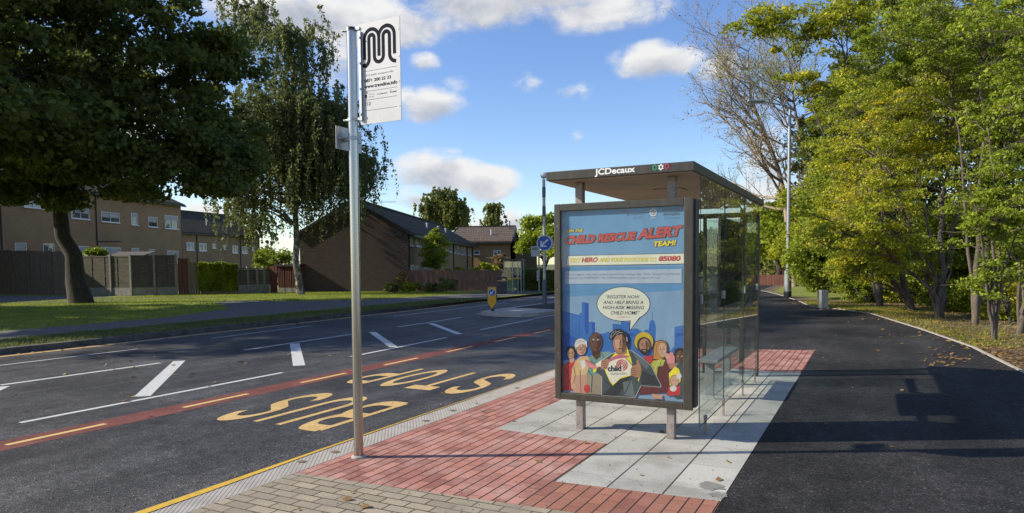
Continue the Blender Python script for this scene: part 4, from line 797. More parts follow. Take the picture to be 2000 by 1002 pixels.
# ================================================================== BUILDINGS
def unit(v): v = np.array(v, float); return v/np.linalg.norm(v)
class House:
    def __init__(s, label, O, a, L, W, ze, zr, wallm, roofm, gablem=None, over=.25):
        s.O = np.array([O[0], O[1], 0.0]); s.a = unit([a[0], a[1], 0]); s.L, s.W, s.ze, s.zr = L, W, ze, zr
        s.b = np.array([-s.a[1], s.a[0], 0]); 
        if np.dot(s.b, s.O) < 0: s.b = -s.b
        s.root = empty('terraced_house', s.O, label, 'house'); r = s.root
        g = gablem or wallm
        def P(u, v, z): return s.O+s.a*u+s.b*v+np.array([0, 0, z])
        s.P = P
        b = MB(); b.add([P(0, 0, -.2), P(L, 0, -.2), P(L, 0, ze), P(0, 0, ze)], [(0, 1, 2, 3)]); b.add([P(0, W, -.2), P(L, W, -.2), P(L, W, ze), P(0, W, ze)], [(0, 1, 2, 3)])
        b.build('wall', wallm, r, fix=False)
        for u, k in ((0, -1), (L, 1)):
            b = MB(); b.extr([P(u, -.01, -.2), P(u, W+.01, -.2), P(u, W+.01, ze), P(u, W/2, zr), P(u, -.01, ze)], s.a*(.04*k)); b.build('gable_wall', g, r)
        b = MB(); th = .12; ov = .35; sl = (zr-ze)/(W/2)
        for v0, v1, z0, z1 in ((-ov, W/2, ze-ov*sl+.02, zr+.02), (W+ov, W/2, ze-ov*sl+.02, zr+.02)):
            b.extr([P(-over, v0, z0), P(L+over, v0, z0), P(L+over, v1, z1), P(-over, v1, z1)], (0, 0, th))
        s.roof = b.build('roof', roofm, r)
        for u in (-over-.03, L+over+.0):
            b = MB()
            for v0, v1, z0, z1 in ((-ov, W/2, ze-ov*sl, zr), (W+ov, W/2, ze-ov*sl, zr)): b.extr([P(u, v0, z0-.06), P(u, v0, z0+.13), P(u, v1, z1+.13), P(u, v1, z1-.06)], s.a*.03)
            b.build('bargeboard', M['fascia'], r)
        b = MB(); b.extr([P(-over, -ov-.02, ze-ov*sl-.12), P(L+over, -ov-.02, ze-ov*sl-.12), P(L+over, -ov-.02, ze-ov*sl+.03), P(-over, -ov-.02, ze-ov*sl+.03)], -s.b*.09); b.build('gutter', M['fascia'], r)
        b = MB(); b.box(P(L/2, W/2, zr+th+.05), (L+2*over, .26, .12), 0, (s.a, s.b, (0, 0, 1))); b.build('ridge_tiles', M['roof'], r)
    def uz(s, x, y):
        p = onplane(x, y, s.O, s.b); return float(np.dot(p-s.O, s.a)), float(p[2])
    def win(s, x0, y0, x1, y1, mull=1, blind=0, name='window', wf=.05, dark=None):
        u0, z1 = s.uz(x0, y0); u1, z0 = s.uz(x1, y1)
        # keep vertical edges consistent
        if u0 > u1: u0, u1 = u1, u0
        z0, z1 = min(z0, z1), max(z0, z1); A = (s.a, s.b, (0, 0, 1)); c = lambda u, v, z: s.P(u, v, z)
        b = MB(); W_, H_ = u1-u0, z1-z0; f = min(wf, W_*.12)
        for zz in (z0+f/2, z1-f/2): b.box(c((u0+u1)/2, -.02, zz), (W_, .07, f), 0, A)
        for uu in (u0+f/2, u1-f/2): b.box(c(uu, -.02, (z0+z1)/2), (f, .07, H_-2*f), 0, A)
        for k in range(1, mull+1): b.box(c(u0+W_*k/(mull+1), -.02, (z0+z1)/2), (f*.9, .066, H_-2*f), 0, A)
        if mull: b.box(c(u0+W_*.5/(mull+1), -.02, z0+H_*.68), (W_/(mull+1)-f, .06, f*.7), 0, A)
        b.box(c((u0+u1)/2, -.05, z0-.035), (W_+.12, .16, .06), 0, A)
        w_ = b.build(name, M['upvc'], s.root)
        b = MB(); b.box(c((u0+u1)/2, -.008, (z0+z1)/2), (W_-2*f, .012, H_-2*f), 0, A); b.build('pane', M['pane'], w_)
        if blind:
            b = MB(); b.box(c(u0+W_*.5, -.016, z0+H_*(1-.5*blind)-f), (W_-2.4*f, .004, H_*blind-f), 0, A); b.build('blind', M['curtain'], w_)
    def pipe(s, x, y0=None, z0=0.0):
        u, _ = s.uz(x, 500); b = MB(); b.cyl(s.P(u, -.06, z0), s.P(u, -.06, s.ze-.05), .045, n=8); b.build('downpipe', M['fascia'], s.root)
    def flue(s, u, v, h=.5, white=True):
        z = s.ze+(s.zr-s.ze)*(v/(s.W/2) if v < s.W/2 else 2-v/(s.W/2)); b = MB(); b.cyl(s.P(u, v, z), s.P(u, v, z+h), .06, n=8); b.cyl(s.P(u, v, z+h), s.P(u, v, z+h+.08), .09, n=8); b.build('flue', M['upvc'] if white else M['fascia'], s.roof)
    def aerial(s, u, v, h=1.5):
        z = s.ze+(s.zr-s.ze)*(v/(s.W/2) if v < s.W/2 else 2-v/(s.W/2)); b = MB(); p = s.P(u, v, z); b.cyl(p, p+[0, 0, h], .02, n=6); q = p+[0, 0, h-.05]; b.cyl(q-rt*.1, q+rt*1.0, .014, n=5)
        for k in range(8): r_ = q+rt*(.1+.12*k); b.cyl(r_-bk*.2-[0, 0, .09], r_+bk*.2+[0, 0, .09], .008, n=4)
        b.build('aerial', M['galv'], s.roof)
def ground_dir(xvp):                     # horizontal direction towards a vanishing point column of the photo
    d = pray(xvp, 530); return unit([d[0], d[1], 0])
def at_h(x, dep):                        # ground point under pixel column x at a given distance
    d = pray(x, 535); p = EYEP+d*(dep/np.dot(d, Fv)); return np.array([p[0], p[1], 0])
# left pebble dashed terrace
a1 = -ground_dir(1147); O1 = at_h(357, 68)
h1 = House('long pebble dashed brown terrace behind the left fence, nearest to the big tree', O1, a1, 40, 10.0, 7.75, 10.0, M['render'], M['roof'], M['brick'])
Z = lambda x, y: (x/2.709, 330+y/2.709)
for (x0, y0, x1, y1, mu, bl) in ((372, 178, 470, 268, 1, .6), (532, 225, 630, 286, 1, .5), (690, 232, 728, 298, 0, .3), (782, 252, 831, 309, 0, .5), (869, 243, 941, 320, 1, .35), (76, 390, 140, 470, 0, .5), (225, 393, 287, 470, 1, 0), (415, 408, 470, 480, 0, .5), (535, 413, 640, 490, 1, .4), (693, 418, 735, 490, 0, .3), (785, 425, 820, 490, 0, .6), (882, 432, 943, 500, 1, .6), (120, 120, 220, 210, 1, .3), (-60, 100, 30, 190, 1, .4)):
    p, q_ = Z(x0, y0), Z(x1, y1); h1.win(p[0], p[1], q_[0], q_[1], mu, bl)
h1.pipe(515/2.709); h1.pipe(10/2.709)
u_, z_ = h1.uz(520/2.709, 330+383/2.709); u2_, _ = h1.uz(635/2.709, 330+380/2.709)
b = MB(); b.cyl(h1.P(u_, -.06, z_), h1.P(u2_, -.06, z_+.08), .04, n=8); b.build('waste_pipe', M['fascia'], h1.root)
# middle left terrace
a2 = -ground_dir(1390); O2 = at_h(508, 92)
h2 = House('tan terrace with long dark tiled roof and aerials, between the left terrace and the birch', O2, a2, 37, 10.0, 5.65, 8.4, M['render'], M['roof'])
for (x0, y0, x1, y1, mu, bl) in ((985, 388, 1026, 431, 1, .4), (1052, 393, 1092, 435, 1, .4), (1122, 395, 1141, 420, 0, 0), (1182, 402, 1198, 425, 0, 0), (1227, 405, 1258, 446, 1, .3), (1278, 410, 1309, 448, 1, .3), (1332, 412, 1346, 435, 0, 0)):
    p, q_ = Z(x0, y0), Z(x1, y1); h2.win(p[0], p[1], q_[0], q_[1], mu, bl, wf=.12)
for x in (1043, 1272, 1372): h2.pipe(x/2.709)
for u, v in ((3.5, 1.6), (8, 1.6), (16, 1.8), (24, 1.7)): h2.flue(u, v, .9)
for u, v in ((13, 2.6), (27, 2.4), (14.5, 1.3)): h2.aerial(u, v, 2.6)
# dark brick gabled terrace by the lawn
c3 = gp(797, 569, 0); a3 = ground_dir(1115)
def hit(x, O, d): # ground line through O along d meets pixel column x
    r_ = pray(x, 560); n_ = np.cross([r_[0], r_[1], 0], [0, 0, 1.0]); t = -np.dot(n_[:2], O[:2])/np.dot(n_[:2], d[:2]); return t
L3_ = hit(925.5, c3, a3); W3_ = abs(hit(588, c3, np.array([-a3[1], a3[0], 0])))
h3 = House('terrace with a big dark brown brick gable end beside the lawn behind the birch', c3, a3, L3_, W3_, 3.58, 5.45, M['render'], M['roof'], M['brick'], over=.12)
Y_ = lambda x, y: (690+x/4.772, 370+y/4.772)
for (x0, y0, x1, y1, mu, bl) in ((525, 412, 546, 525, 0, .5), (577, 425, 616, 532, 1, .4), (648, 445, 682, 548, 0, .4), (700, 455, 740, 552, 0, .3), (888, 505, 907, 582, 0, .5), (930, 515, 944, 592, 0, 0), (962, 525, 979, 600, 0, .4), (1000, 532, 1018, 607, 0, .4), (1030, 540, 1041, 608, 0, .3), (1062, 545, 1074, 612, 0, .2), (1083, 550, 1095, 620, 0, 0), (530, 703, 556, 760, 0, .3), (568, 712, 601, 770, 1, .3), (650, 715, 690, 770, 1, .2)):
    p, q_ = Y_(x0, y0), Y_(x1, y1); h3.win(p[0], p[1], q_[0], q_[1], mu, bl, wf=.05)
for x in (514, 930, 1057, 1106): h3.pipe(690+x/4.772)
for u in (12, 16.5, 20): h3.flue(u, 1.3, .45)
h3.aerial(4, W3_/2, .9); h3.aerial(6.5, W3_/2, .6); h3.flue(3.6, W3_/2-.3, .5, False)
b = MB(); b.box(h3.P(-.1, .5, 3.45), (.2, .5, .25), 0, (h3.a, h3.b, (0, 0, 1))); b.build('eaves_bracket', M['fascia'], h3.root)
# far house facing us and dark gabled house
O4 = at_h(922-30, 74); a4 = unit([Rv[0], Rv[1]+.10, 0])
def house_facing(label, x0, x1, dep, y_e, y_r, wallm, roofm, gm, skew, W_):
    O = at_h(x0, dep); r_ = ground_dir(1000)  # facade roughly square to the view
    a_ = unit(rt*math.cos(skew)+bk*math.sin(skew)); L_ = hit(x1, O, a_); hz = 530+(-.0091)*(x0-1000)
    ze = EYE+(hz-y_e)*dep/FPX; zr = EYE+(hz-y_r)*(dep+W_/2)/FPX; return House(label, O, a_, L_, W_, ze, zr, wallm, roofm, gm, over=.2)
h4 = house_facing('small tan house with brown tiled roof facing the road beyond the dark brick terrace', 888, 997.5, 72, 486, 460.5, M['render'], M['roof2'], M['fascia'], -.12, 7)
for (x0, y0, x1, y1, mu) in ((1125, 570, 1179, 606, 0), (1306, 568, 1379, 630, 1)):
    p, q_ = Y_(x0, y0), Y_(x1, y1); h4.win(p[0], p[1], q_[0], q_[1], mu, .3, wf=.12)
h4.flue(5.5, 2.8, .9, False); h4.flue(3.7, 1.3, .6)
aG = unit(rt*.25+bk*.97); O5 = at_h(1046, 74)
h5 = House('dark clad gabled house farthest along the road, left of the distant bus stop', at_h(1009.5, 70), unit(bk*.97-rt*.32), 12, 2.4, 3.9, 5.05, M['fascia'], M['roof2'], M['wooddark'], over=.15) if False else None
def gable_front(label, x0, x1, dep, ye, ya):
    O = at_h(x0, dep); W_ = abs(np.dot(at_h(x1, dep)-O, rt)); hz = 530; ze = EYE+(hz-ye)*dep/FPX; za = EYE+(hz-ya)*dep/FPX
    r = empty('gabled_house', O, label, 'house')
    def P(u, v, z): return O+rt*u+bk*v+np.array([0, 0, z])
    b = MB(); b.extr([P(0, 0, 0), P(W_, 0, 0), P(W_, 0, ze), P(W_*.62, 0, za), P(0, 0, ze)], bk*9); b.build('wall', M['wooddark'], r)
    b = MB()
    for (u0, z0, u1, z1) in ((-.25, ze-.1, W_*.62, za+.02), (W_+.25, ze-.1, W_*.62, za+.02)): b.extr([P(u0, -.15, z0), P(u0, 9.1, z0), P(u1, 9.1, z1), P(u1, -.15, z1)], (0, 0, .15))
    b.build('roof', M['roof2'], r)
    p0, p1 = at_depth(1033, 499.3, dep), at_depth(1039.6, 506.3, dep); c = (p0+p1)/2-bk*.04
    b = MB(); b.box(c, (np.dot(p1-p0, rt), .06, p0[2]-p1[2]), 0, (rt, bk, (0, 0, 1))); w_ = b.build('window', M['upvc'], r)
    b = MB(); b.box(c-bk*.035, (np.dot(p1-p0, rt)*.75, .02, (p0[2]-p1[2])*.75), 0, (rt, bk, (0, 0, 1))); b.build('pane', M['pane'], w_)
gable_front('dark clad gabled house far along the road behind the distant bus stop', 1008, 1049, 70, 485, 469)

# ================================================================== FENCES
def fence(name, label, x0, yb0, x1, yb1, yt0, yt1, m_, board=.12, kind='picket', posts=None, gravel=0, postm=None, group=None, cat='fence', rng=random.Random(5), cap=False):
    A, B2 = gp(x0, yb0), gp(x1, yb1); n = unit([B2[0]-A[0], B2[1]-A[1], 0]); L_ = float(np.linalg.norm(B2-A)); nb = np.array([-n[1], n[0], 0])
    zt0 = float(at_depth(x0, yt0, np.dot(A-EYEP, Fv))[2]); zt1 = float(at_depth(x1, yt1, np.dot(B2-EYEP, Fv))[2])
    r = empty(name, (A[0], A[1], 0), label, cat, group)
    Q = lambda u, v, z: np.array([A[0], A[1], 0])+n*u+nb*v+np.array([0, 0, z]); zt = lambda u: zt0+(zt1-zt0)*u/L_
    ax = (n, nb, (0, 0, 1)); g = gravel
    if g:
        b = MB(); b.box(Q(L_/2, 0, g/2), (L_, .05, g), 0, ax); b.build('gravel_board', M['postconc'], r)
    b = MB()
    if kind == 'picket':
        k = int(L_/board)
        for i in range(k):
            u = (i+.5)*board; h = zt(u)-rng.uniform(0, .05); b.box(Q(u, rng.uniform(-.012, .012), g+(h-g)/2), (board*.955, .02, h-g), 0, ax)
        b.box(Q(L_/2, .04, .5), (L_, .04, .09), 0, ax); b.box(Q(L_/2, .04, zt0*.85), (L_, .04, .09), 0, ax)
    else:
        z = g+.01
        while z < min(zt0, zt1)-.1:
            hh = .15; b.box(Q(L_/2, rng.uniform(-.006, .006), z+hh/2), (L_, .02, hh*.97), 0, (n, unit(nb+np.array([0, 0, .08])), (0, 0, 1))); z += hh
        ztop = min(zt0, zt1); b.box(Q(L_/2, 0, ztop-.03), (L_, .05, .05), 0, ax)
        for u in np.arange(.9, L_, .9): b.box(Q(u, -.02, g+(ztop-g)/2), (.05, .02, ztop-g-.06), 0, ax)
    b.build('panel', m_, r)
    for x in (posts or []):
        u = hit(x, A, n); b = MB(); b.box(Q(u, -.03, (zt(u)+.06)/2), (.11, .11, zt(u)+.06), 0, ax); b.build('post', postm or M['postconc'], r)
    return Q, L_, zt
fence('picket_fence', 'grey weathered vertical board fence at far left behind the big tree', -40, 572, 160, 577, 488, 491, M['woodgrey'], .16, posts=[20, 60, 103], postm=M['woodgrey'])
fence('panel_fence', 'lower mossy horizontal panel fence with pale posts just right of the big tree trunk', 158, 577, 258, 577.5, 497, 500, M['woodgreen'], kind='panel', gravel=.45, posts=[218, 257.5])
fence('panel_fence', 'taller black-brown panel fence with concrete posts and gravel boards before the left terrace', 259.5, 577.5, 347, 576, 494.5, 498, M['wooddark'], kind='panel', gravel=.45, posts=[303, 345])
fence('wooden_gate', 'red-brown board gate between the tall panel fence and the ivy', 349, 576, 369, 575.5, 503, 504, M['woodred'], .13, cat='gate', posts=[370], postm=M['woodgrey'])
fence('picket_fence', 'short dark grey board fence piece left of the ivy', 372, 575.5, 392, 575, 511, 512, M['woodgrey'], .13)
Qi, Li, zti = fence('picket_fence', 'board fence smothered by a thick drape of ivy', 392, 575, 466, 574, 514, 514, M['woodgrey'], .14)
fence('panel_fence', 'black fence panels with white concrete posts between the ivy and the red shed', 466, 574, 527, 572, 521, 523, M['wooddark'], kind='panel', gravel=.5, posts=[484, 502, 516])
fence('shed', 'low red-brown timber shed wall left of the birch trunk', 528, 572, 543, 572, 519, 519, M['woodred'], .16, cat='shed')
def shed(label, x0, x1, yb, yt, m_, dep_=2.2):
    A, B2 = gp(x0, yb), gp(x1, yb); n = unit([B2[0]-A[0], B2[1]-A[1], 0]); L_ = float(np.linalg.norm(B2-A)); nb = np.array([-n[1], n[0], 0]); z = float(at_depth(x0, yt, np.dot(A-EYEP, Fv))[2])
    r = empty('garage', A, label, 'garage'); Q = lambda u, v, zz: A+n*u+nb*v+np.array([0, 0, zz]); ax = (n, nb, (0, 0, 1))
    b = MB(); b.box(Q(L_/2, dep_/2+.02, z/2), (L_, dep_, z), 0, ax); b.build('wall', m_, r)
    b = MB(); b.box(Q(L_/2, dep_/2, z+.05), (L_+.2, dep_+.3, .12), 0, ax); b.build('roof', M['fascia'], r)
    k = 3
    for i in range(k):
        b = MB(); b.box(Q(L_*(i+.5)/k, -.02, z*.55), (L_/k*.9, .04, z*.72), 0, ax)
        for j in range(4): b.box(Q(L_*(i+.14+.24*j)/k, -.045, z*.55), (.03, .012, z*.7), 0, ax)
        b.build('door', M['woodred'], r); b = MB(); b.box(Q(L_*(i+.5)/k, -.02, z*.09), (L_/k*.9, .04, z*.18), 0, ax); b.build('gravel_board', M['postconc'], r)
shed('row of red-brown garage doors under a flat black roof behind the birch trunk', 544, 585, 571, 520, M['woodred'])
fence('picket_fence', 'long red-brown picket fence between the dark brick gable and the far bus shelter', 798, 569, 984, 567.5, 526.5, 526.5, M['woodbrown'], .145)
# lean-to shed roof seen over the mossy panels
Ash = gp(186, 577)+bk*1.2; rsd = empty('garden_shed', Ash, 'garden shed with a low roof poking above the mossy fence panels', 'shed')
b = MB(); b.box(Ash+rt*1.0+bk*.8+[0, 0, 1.05], (1.9, 1.5, 2.1), 0, (rt, bk, (0, 0, 1))); b.build('wall', M['woodgrey'], rsd)
b = MB(); b.extr([Ash+rt*-.1+[0, 0, 2.2], Ash+rt*2.1+[0, 0, 2.2], Ash+rt*2.1+bk*1.7+[0, 0, 2.5], Ash+rt*-.1+bk*1.7+[0, 0, 2.5]], (0, 0, .07)); b.build('roof', M['wooddark'], rsd)
# low red wall with railings far down the path
A, B2 = gp(1455, 557), gp(1560, 557); rw = empty('low_wall', A, 'low red brick wall with railings far beyond the bend in the path', 'wall')
n = unit(B2-A); Lw = np.linalg.norm(B2-A); b = MB(); b.box(A+n*Lw/2+[0, 0, .35], (Lw, .25, .7), 0, (n, np.array([-n[1], n[0], 0]), (0, 0, 1))); b.build('wall', M['redblock2'], rw)
b = MB()
for u in np.arange(0, Lw, 1.2): b.box(A+n*u+[0, 0, .78], (.05, .05, .5), 0)
b.box(A+n*Lw/2+[0, 0, 1.0], (Lw, .05, .05), 0, (n, np.array([-n[1], n[0], 0]), (0, 0, 1))); b.build('railing', M['woodred'], rw)

# ================================================================== VEGETATION
def npmesh(name, V, F4, m_, parent=None, smooth=False, rootloc=None):
    me = bpy.data.meshes.new(name); V = np.asarray(V, np.float32); F4 = np.asarray(F4, np.int32)
    if rootloc is not None: V = V-np.asarray(rootloc, np.float32)
    me.vertices.add(len(V)); me.vertices.foreach_set('co', V.ravel()); k = F4.shape[1]
    me.loops.add(F4.size); me.loops.foreach_set('vertex_index', F4.ravel()); me.polygons.add(len(F4))
    me.polygons.foreach_set('loop_start', np.arange(0, F4.size, k, dtype=np.int32)); me.polygons.foreach_set('loop_total', np.full(len(F4), k, np.int32))
    me.materials.append(m_); me.update(calc_edges=True)
    if smooth: me.polygons.foreach_set('use_smooth', np.ones(len(F4), bool))
    o = bpy.data.objects.new(name, me); C.objects.link(o)
    if parent: o.parent = parent
    return o
def leafgeo(Cn, size, asp, rng, up=1.0, droop=0.0):
    N_ = len(Cn); nrm = rng.normal(size=(N_, 3))*np.array([1, 1, .7]); nrm[:, 2] += up; nrm /= np.linalg.norm(nrm, axis=1)[:, None]
    u = rng.normal(size=(N_, 3)); u[:, 2] -= droop; u -= nrm*np.sum(u*nrm, 1)[:, None]; u /= np.linalg.norm(u, axis=1)[:, None]+1e-9; v = np.cross(nrm, u)
    s = (size*rng.uniform(.45, 1.45, N_))[:, None]
    V = np.stack([Cn-u*s*.5, Cn+v*s*asp*.5+u*s*.05-nrm*s*.06, Cn+u*s*.5, Cn-v*s*asp*.5+u*s*.05-nrm*s*.06], 1).reshape(-1, 3)
    return V, np.arange(4*N_).reshape(-1, 4)
class Tubes:
    def __init__(s, n=6): s.V = []; s.F = []; s.k = 0; s.n = n
    def add(s, pts, r, n=None):
        n = n or s.n; pts = np.asarray(pts, float); m_ = len(pts); r = np.asarray(r, float)
        t = np.gradient(pts, axis=0); t /= np.linalg.norm(t, axis=1)[:, None]+1e-9
        ref = np.where(np.abs(t[:, 2:3]) < .9, np.array([[0, 0, 1.0]]), np.array([[1.0, 0, 0]])); u = np.cross(t, ref); u /= np.linalg.norm(u, axis=1)[:, None]+1e-9; v = np.cross(t, u)
        a = np.linspace(0, 2*np.pi, n, endpoint=False)
        V = pts[:, None]+r[:, None, None]*(u[:, None]*np.cos(a)[None, :, None]+v[:, None]*np.sin(a)[None, :, None])
        i = np.arange(m_-1)[:, None]*n; j = np.arange(n)[None]; j2 = (j+1) % n
        F_ = np.stack([i+j, i+j2, i+n+j2, i+n+j], -1).reshape(-1, 4)+s.k
        s.V.append(V.reshape(-1, 3)); s.F.append(F_); s.k += m_*n
    def build(s, name, m_, parent, rootloc): return npmesh(name, np.concatenate(s.V), np.concatenate(s.F), m_, parent, True, rootloc)
def bez(p0, p1, p2, n, rng=None, j=0.0):
    t = np.linspace(0, 1, n)[:, None]; P = (1-t)**2*p0+2*t*(1-t)*p1+t*t*p2
    if rng is not None and j: P[1:-1] += rng.normal(size=(n-2, 3))*j
    return P
def ellip(rng, n, ells, shell=.45):      # ells: (x px, y px, depth, rx px, ry px, r depth m, weight)
    W_ = np.array([e[6] for e in ells], float); W_ /= W_.sum(); idx = rng.choice(len(ells), n, p=W_); out = np.zeros((n, 3))
    for i, e in enumerate(ells):
        k = np.where(idx == i)[0]; c = at_depth(e[0], e[1], e[2]); s = e[2]/FPX; d = rng.normal(size=(len(k), 3)); d /= np.linalg.norm(d, axis=1)[:, None]; rr = rng.uniform(0, 1, len(k))**shell
        out[k] = c+(d*rr[:, None])@np.array([rt*e[3]*s, bk*e[5], np.array([0, 0, e[4]*s])])
    out[:, 2] = np.maximum(out[:, 2], .15); return out
def make_tree(name, label, base, trunk, r0, ells, ncl, nleaf, lsize, csize, leafm, barkm, seed, cat='tree', group=None, asp=.75, up=1.0, nlimb=9, lim0=2, flatten=.55, twigs=3, extra_trunks=(), strands=0, slen=(1, 2.6), shell=.45, limbr=.38, droop=0.0, jit=.08, trunkcurve=True):
    rng = np.random.default_rng(seed); root = empty(name, base, label, cat, group); tb = Tubes(7)
    tr = np.array(trunk, float); allp = []; allr = []
    def res(P, n):
        P = np.array(P); d = np.r_[0, np.cumsum(np.linalg.norm(np.diff(P, axis=0), axis=1))]; x = np.linspace(0, d[-1], n); return np.stack([np.interp(x, d, P[:, i]) for i in range(3)], 1)
    for q, (P, rr) in enumerate([(tr, r0)]+list(extra_trunks)):
        P = [np.array(P[0])-np.array([0, 0, .12])]+list(P[1:]); P = res(P, 16); P[2:-1] += rng.normal(size=(13, 3))*rr*.35; t = np.linspace(0, 1, 16); r = rr*(1-.82*t)+rr*(.45 if rr > .2 else .2)*np.exp(-t*16); tb.add(P, r, 10 if q == 0 else 7); allp.append(P[lim0 if q == 0 else 2:]); allr.append(rr*(1-.82*t)[lim0 if q == 0 else 2:])
    cl = ellip(rng, ncl, ells, shell)
    TP = np.concatenate(allp); TR = np.concatenate(allr)
    def attach(c, P, R_, k, up_=.6):
        d = P-c; hd = np.linalg.norm(d[:, :2], axis=1); cost = np.linalg.norm(d, axis=1)+np.maximum(0, P[:, 2]-(c[2]-hd*up_))*2.2; return int(np.argmin(cost+rng.uniform(0, .4, len(P))))
    li = rng.choice(ncl, min(nlimb, ncl), replace=False); LP = [TP]; LR = [TR]
    for i in li:
        c = cl[i]; k = attach(c, TP, TR, 0); p0 = TP[k]; L_ = np.linalg.norm(c-p0); mid = (p0+c)/2+np.array([0, 0, .18*L_]); P = bez(p0, mid, c, 9, rng, L_*.022); r = np.linspace(min(TR[k]*.8, r0*limbr*1.6)+.004, max(.012, r0*.04), 9); tb.add(P, r, 6); LP.append(P[2:]); LR.append(r[2:])
    AP = np.concatenate(LP); AR = np.concatenate(LR)
    for i in range(ncl):
        if i in li: continue
        c = cl[i]; k = attach(c, AP, AR, 0, .4); p0 = AP[k]; L_ = np.linalg.norm(c-p0); P = bez(p0, (p0+c)/2+np.array([0, 0, .12*L_])+rng.normal(size=3)*L_*.06, c, 6, rng, L_*.02); tb.add(P, np.linspace(min(AR[k]*.6, .06+r0*.1), .007, 6), 5)
    for i in range(ncl):
        for _ in range(twigs):
            e = cl[i]+rng.normal(size=3)*csize*.7*np.array([1, 1, flatten]); s = cl[i]+rng.normal(size=3)*csize*.1; tb.add(np.stack([s, (s+e)/2+rng.normal(size=3)*csize*.08, e]), [.008, .006, .003], 4)
    if strands:
        per = max(1, nleaf//strands); Cn = []
        for _ in range(strands):
            i = rng.integers(ncl); p = cl[i]+rng.normal(size=3)*csize*np.array([1, 1, .5]); L_ = rng.uniform(*slen)*(1.0 if rng.random() < .7 else .5); q = p+np.array([*rng.normal(size=2)*.12*L_, -L_]); q[2] = max(q[2], .9)
            P = bez(p, p+np.array([q[0]-p[0], q[1]-p[1], .25]), q, 5); tb.add(P, np.linspace(.012, .004, 5), 3); t = rng.uniform(0, 1, per)[:, None]; Cn.append((1-t)**2*P[0]+2*t*(1-t)*(p+np.array([q[0]-p[0], q[1]-p[1], .25]))+t*t*q+rng.normal(size=(per, 3))*.075)
        Cn = np.concatenate(Cn)
    else:
        w_ = rng.uniform(.4, 1.6, ncl); w_ /= w_.sum(); idx = rng.choice(ncl, nleaf, p=w_); off = rng.normal(size=(nleaf, 3)); off /= np.linalg.norm(off, axis=1)[:, None]; off *= (rng.uniform(0, 1, nleaf)**.5)[:, None]
        cs = csize*rng.uniform(.6, 1.3, ncl); Cn = cl[idx]+off*cs[idx][:, None]*np.array([1, 1, flatten])
        Cn[:, 2] -= .25*np.sum((off[:, :2]*cs[idx][:, None])**2, 1)/max(csize, .1)
    Cn[:, 2] = np.maximum(Cn[:, 2], .05)
    V, F_ = leafgeo(Cn, lsize, asp, rng, up, droop)
    tb.build('trunk', barkm, root, base); npmesh('crown', V, F_, leafm, root, False, base); return root
def dg(x, y): g = gp(x, y); return g, float(np.dot(g-EYEP, Fv))
def AD(pts, dep, db=0): return [at_depth(x, y, dep+(db if i else 0)) for i, (x, y) in enumerate(pts)]

# --- left side --------------------------------------------------------------
mb_, md = dg(160, 592)
tk = [mb_]+[at_depth(x, y, md+k) for x, y, k in ((146, 545, 0), (128, 470, 0), (113, 400, 0), (108, 330, .5), (130, 200, 1), (150, 60, 1), (160, -80, 1))]
maple = make_tree('maple_tree', 'big dark maple with a leaning trunk on the grass at the left', mb_, tk, .37,
    [(190, 140, md-2.2, 260, 200, 5.5, 5), (60, 275, md-3.2, 165, 110, 4, 2.0), (415, 125, md-2.2, 92, 180, 4, 2.2), (380, 290, md-3.2, 100, 84, 3.6, 1.7), (455, 290, md-3.2, 34, 80, 2.5, .5), (230, 322, md-4, 200, 56, 3.5, 1.7), (25, 372, md-4, 85, 30, 2.5, .5), (200, -80, md-2.2, 260, 120, 5, 1.5), (-60, 120, md-2.2, 120, 250, 5, 1), (300, 378, md-4, 34, 20, 1.5, .25), (420, 352, md-4, 50, 26, 1.5, .35), (470, 350, md-4, 24, 34, 1.2, .22), (110, 385, md-4, 26, 18, 1.2, .15)],
    400, 112000, .185, .85, M['leafdark'], M['bark'], 11, nlimb=18, asp=.85, flatten=.55, lim0=5, limbr=.22, shell=.6)
b2, d2 = dg(-75, 584)
if False: make_tree('tree', 'dark tree at the very left edge behind the maple', b2, [b2]+AD([(-70, 400), (-40, 250), (-10, 100), (0, 0)], d2), .4, [(10, 110, d2, 120, 150, 4, 2), (-20, 300, d2, 90, 110, 3, 1)], 80, 20000, .22, 1.0, M['leafmid'], M['bark'], 12, asp=.9)
bb_, bd = dg(588, 575)
make_tree('birch_tree', 'tall weeping birch standing on the lawn left of the bus stop pole', bb_, [bb_]+[at_depth(x, y, bd) for x, y in ((580, 520), (575, 440), (572, 360), (582, 250), (572, 150), (556, 60))], .20,
    [(585, 95, bd, 46, 52, 2, 2.0), (565, 200, bd, 82, 90, 2.6, 3.2), (500, 50, bd+1, 26, 46, 1.4, .8), (505, 260, bd, 48, 90, 2, 2.2), (632, 225, bd, 46, 66, 2.2, 2.4), (645, 300, bd, 52, 60, 2.2, 2.4), (690, 330, bd, 20, 42, 1.4, 1.3), (600, 350, bd, 60, 60, 2, 1.8), (480, 360, bd, 26, 50, 1.4, .9)],
    210, 135000, .14, .7, M['leafbirch'], M['barkbirch'], 13, nlimb=18, twigs=1, strands=2100, slen=(.8, 3.0), asp=.65, up=.1, droop=.8, limbr=.25)
g_, d_ = dg(520, 571)
make_tree('birch_tree', 'slender pale birch far behind, just right of the middle terrace roof', at_h(462, 95), [at_h(462, 95)]+AD([(462, 480), (463, 400)], 95), .25, [(462, 420, 95, 17, 34, 1.6, 1), (500, 440, 90, 14, 30, 1.5, .7)], 26, 5200, .34, 1.0, M['leafmid'], M['barkbirch'], 14, twigs=0, strands=90, slen=(1, 3.5), up=.1)
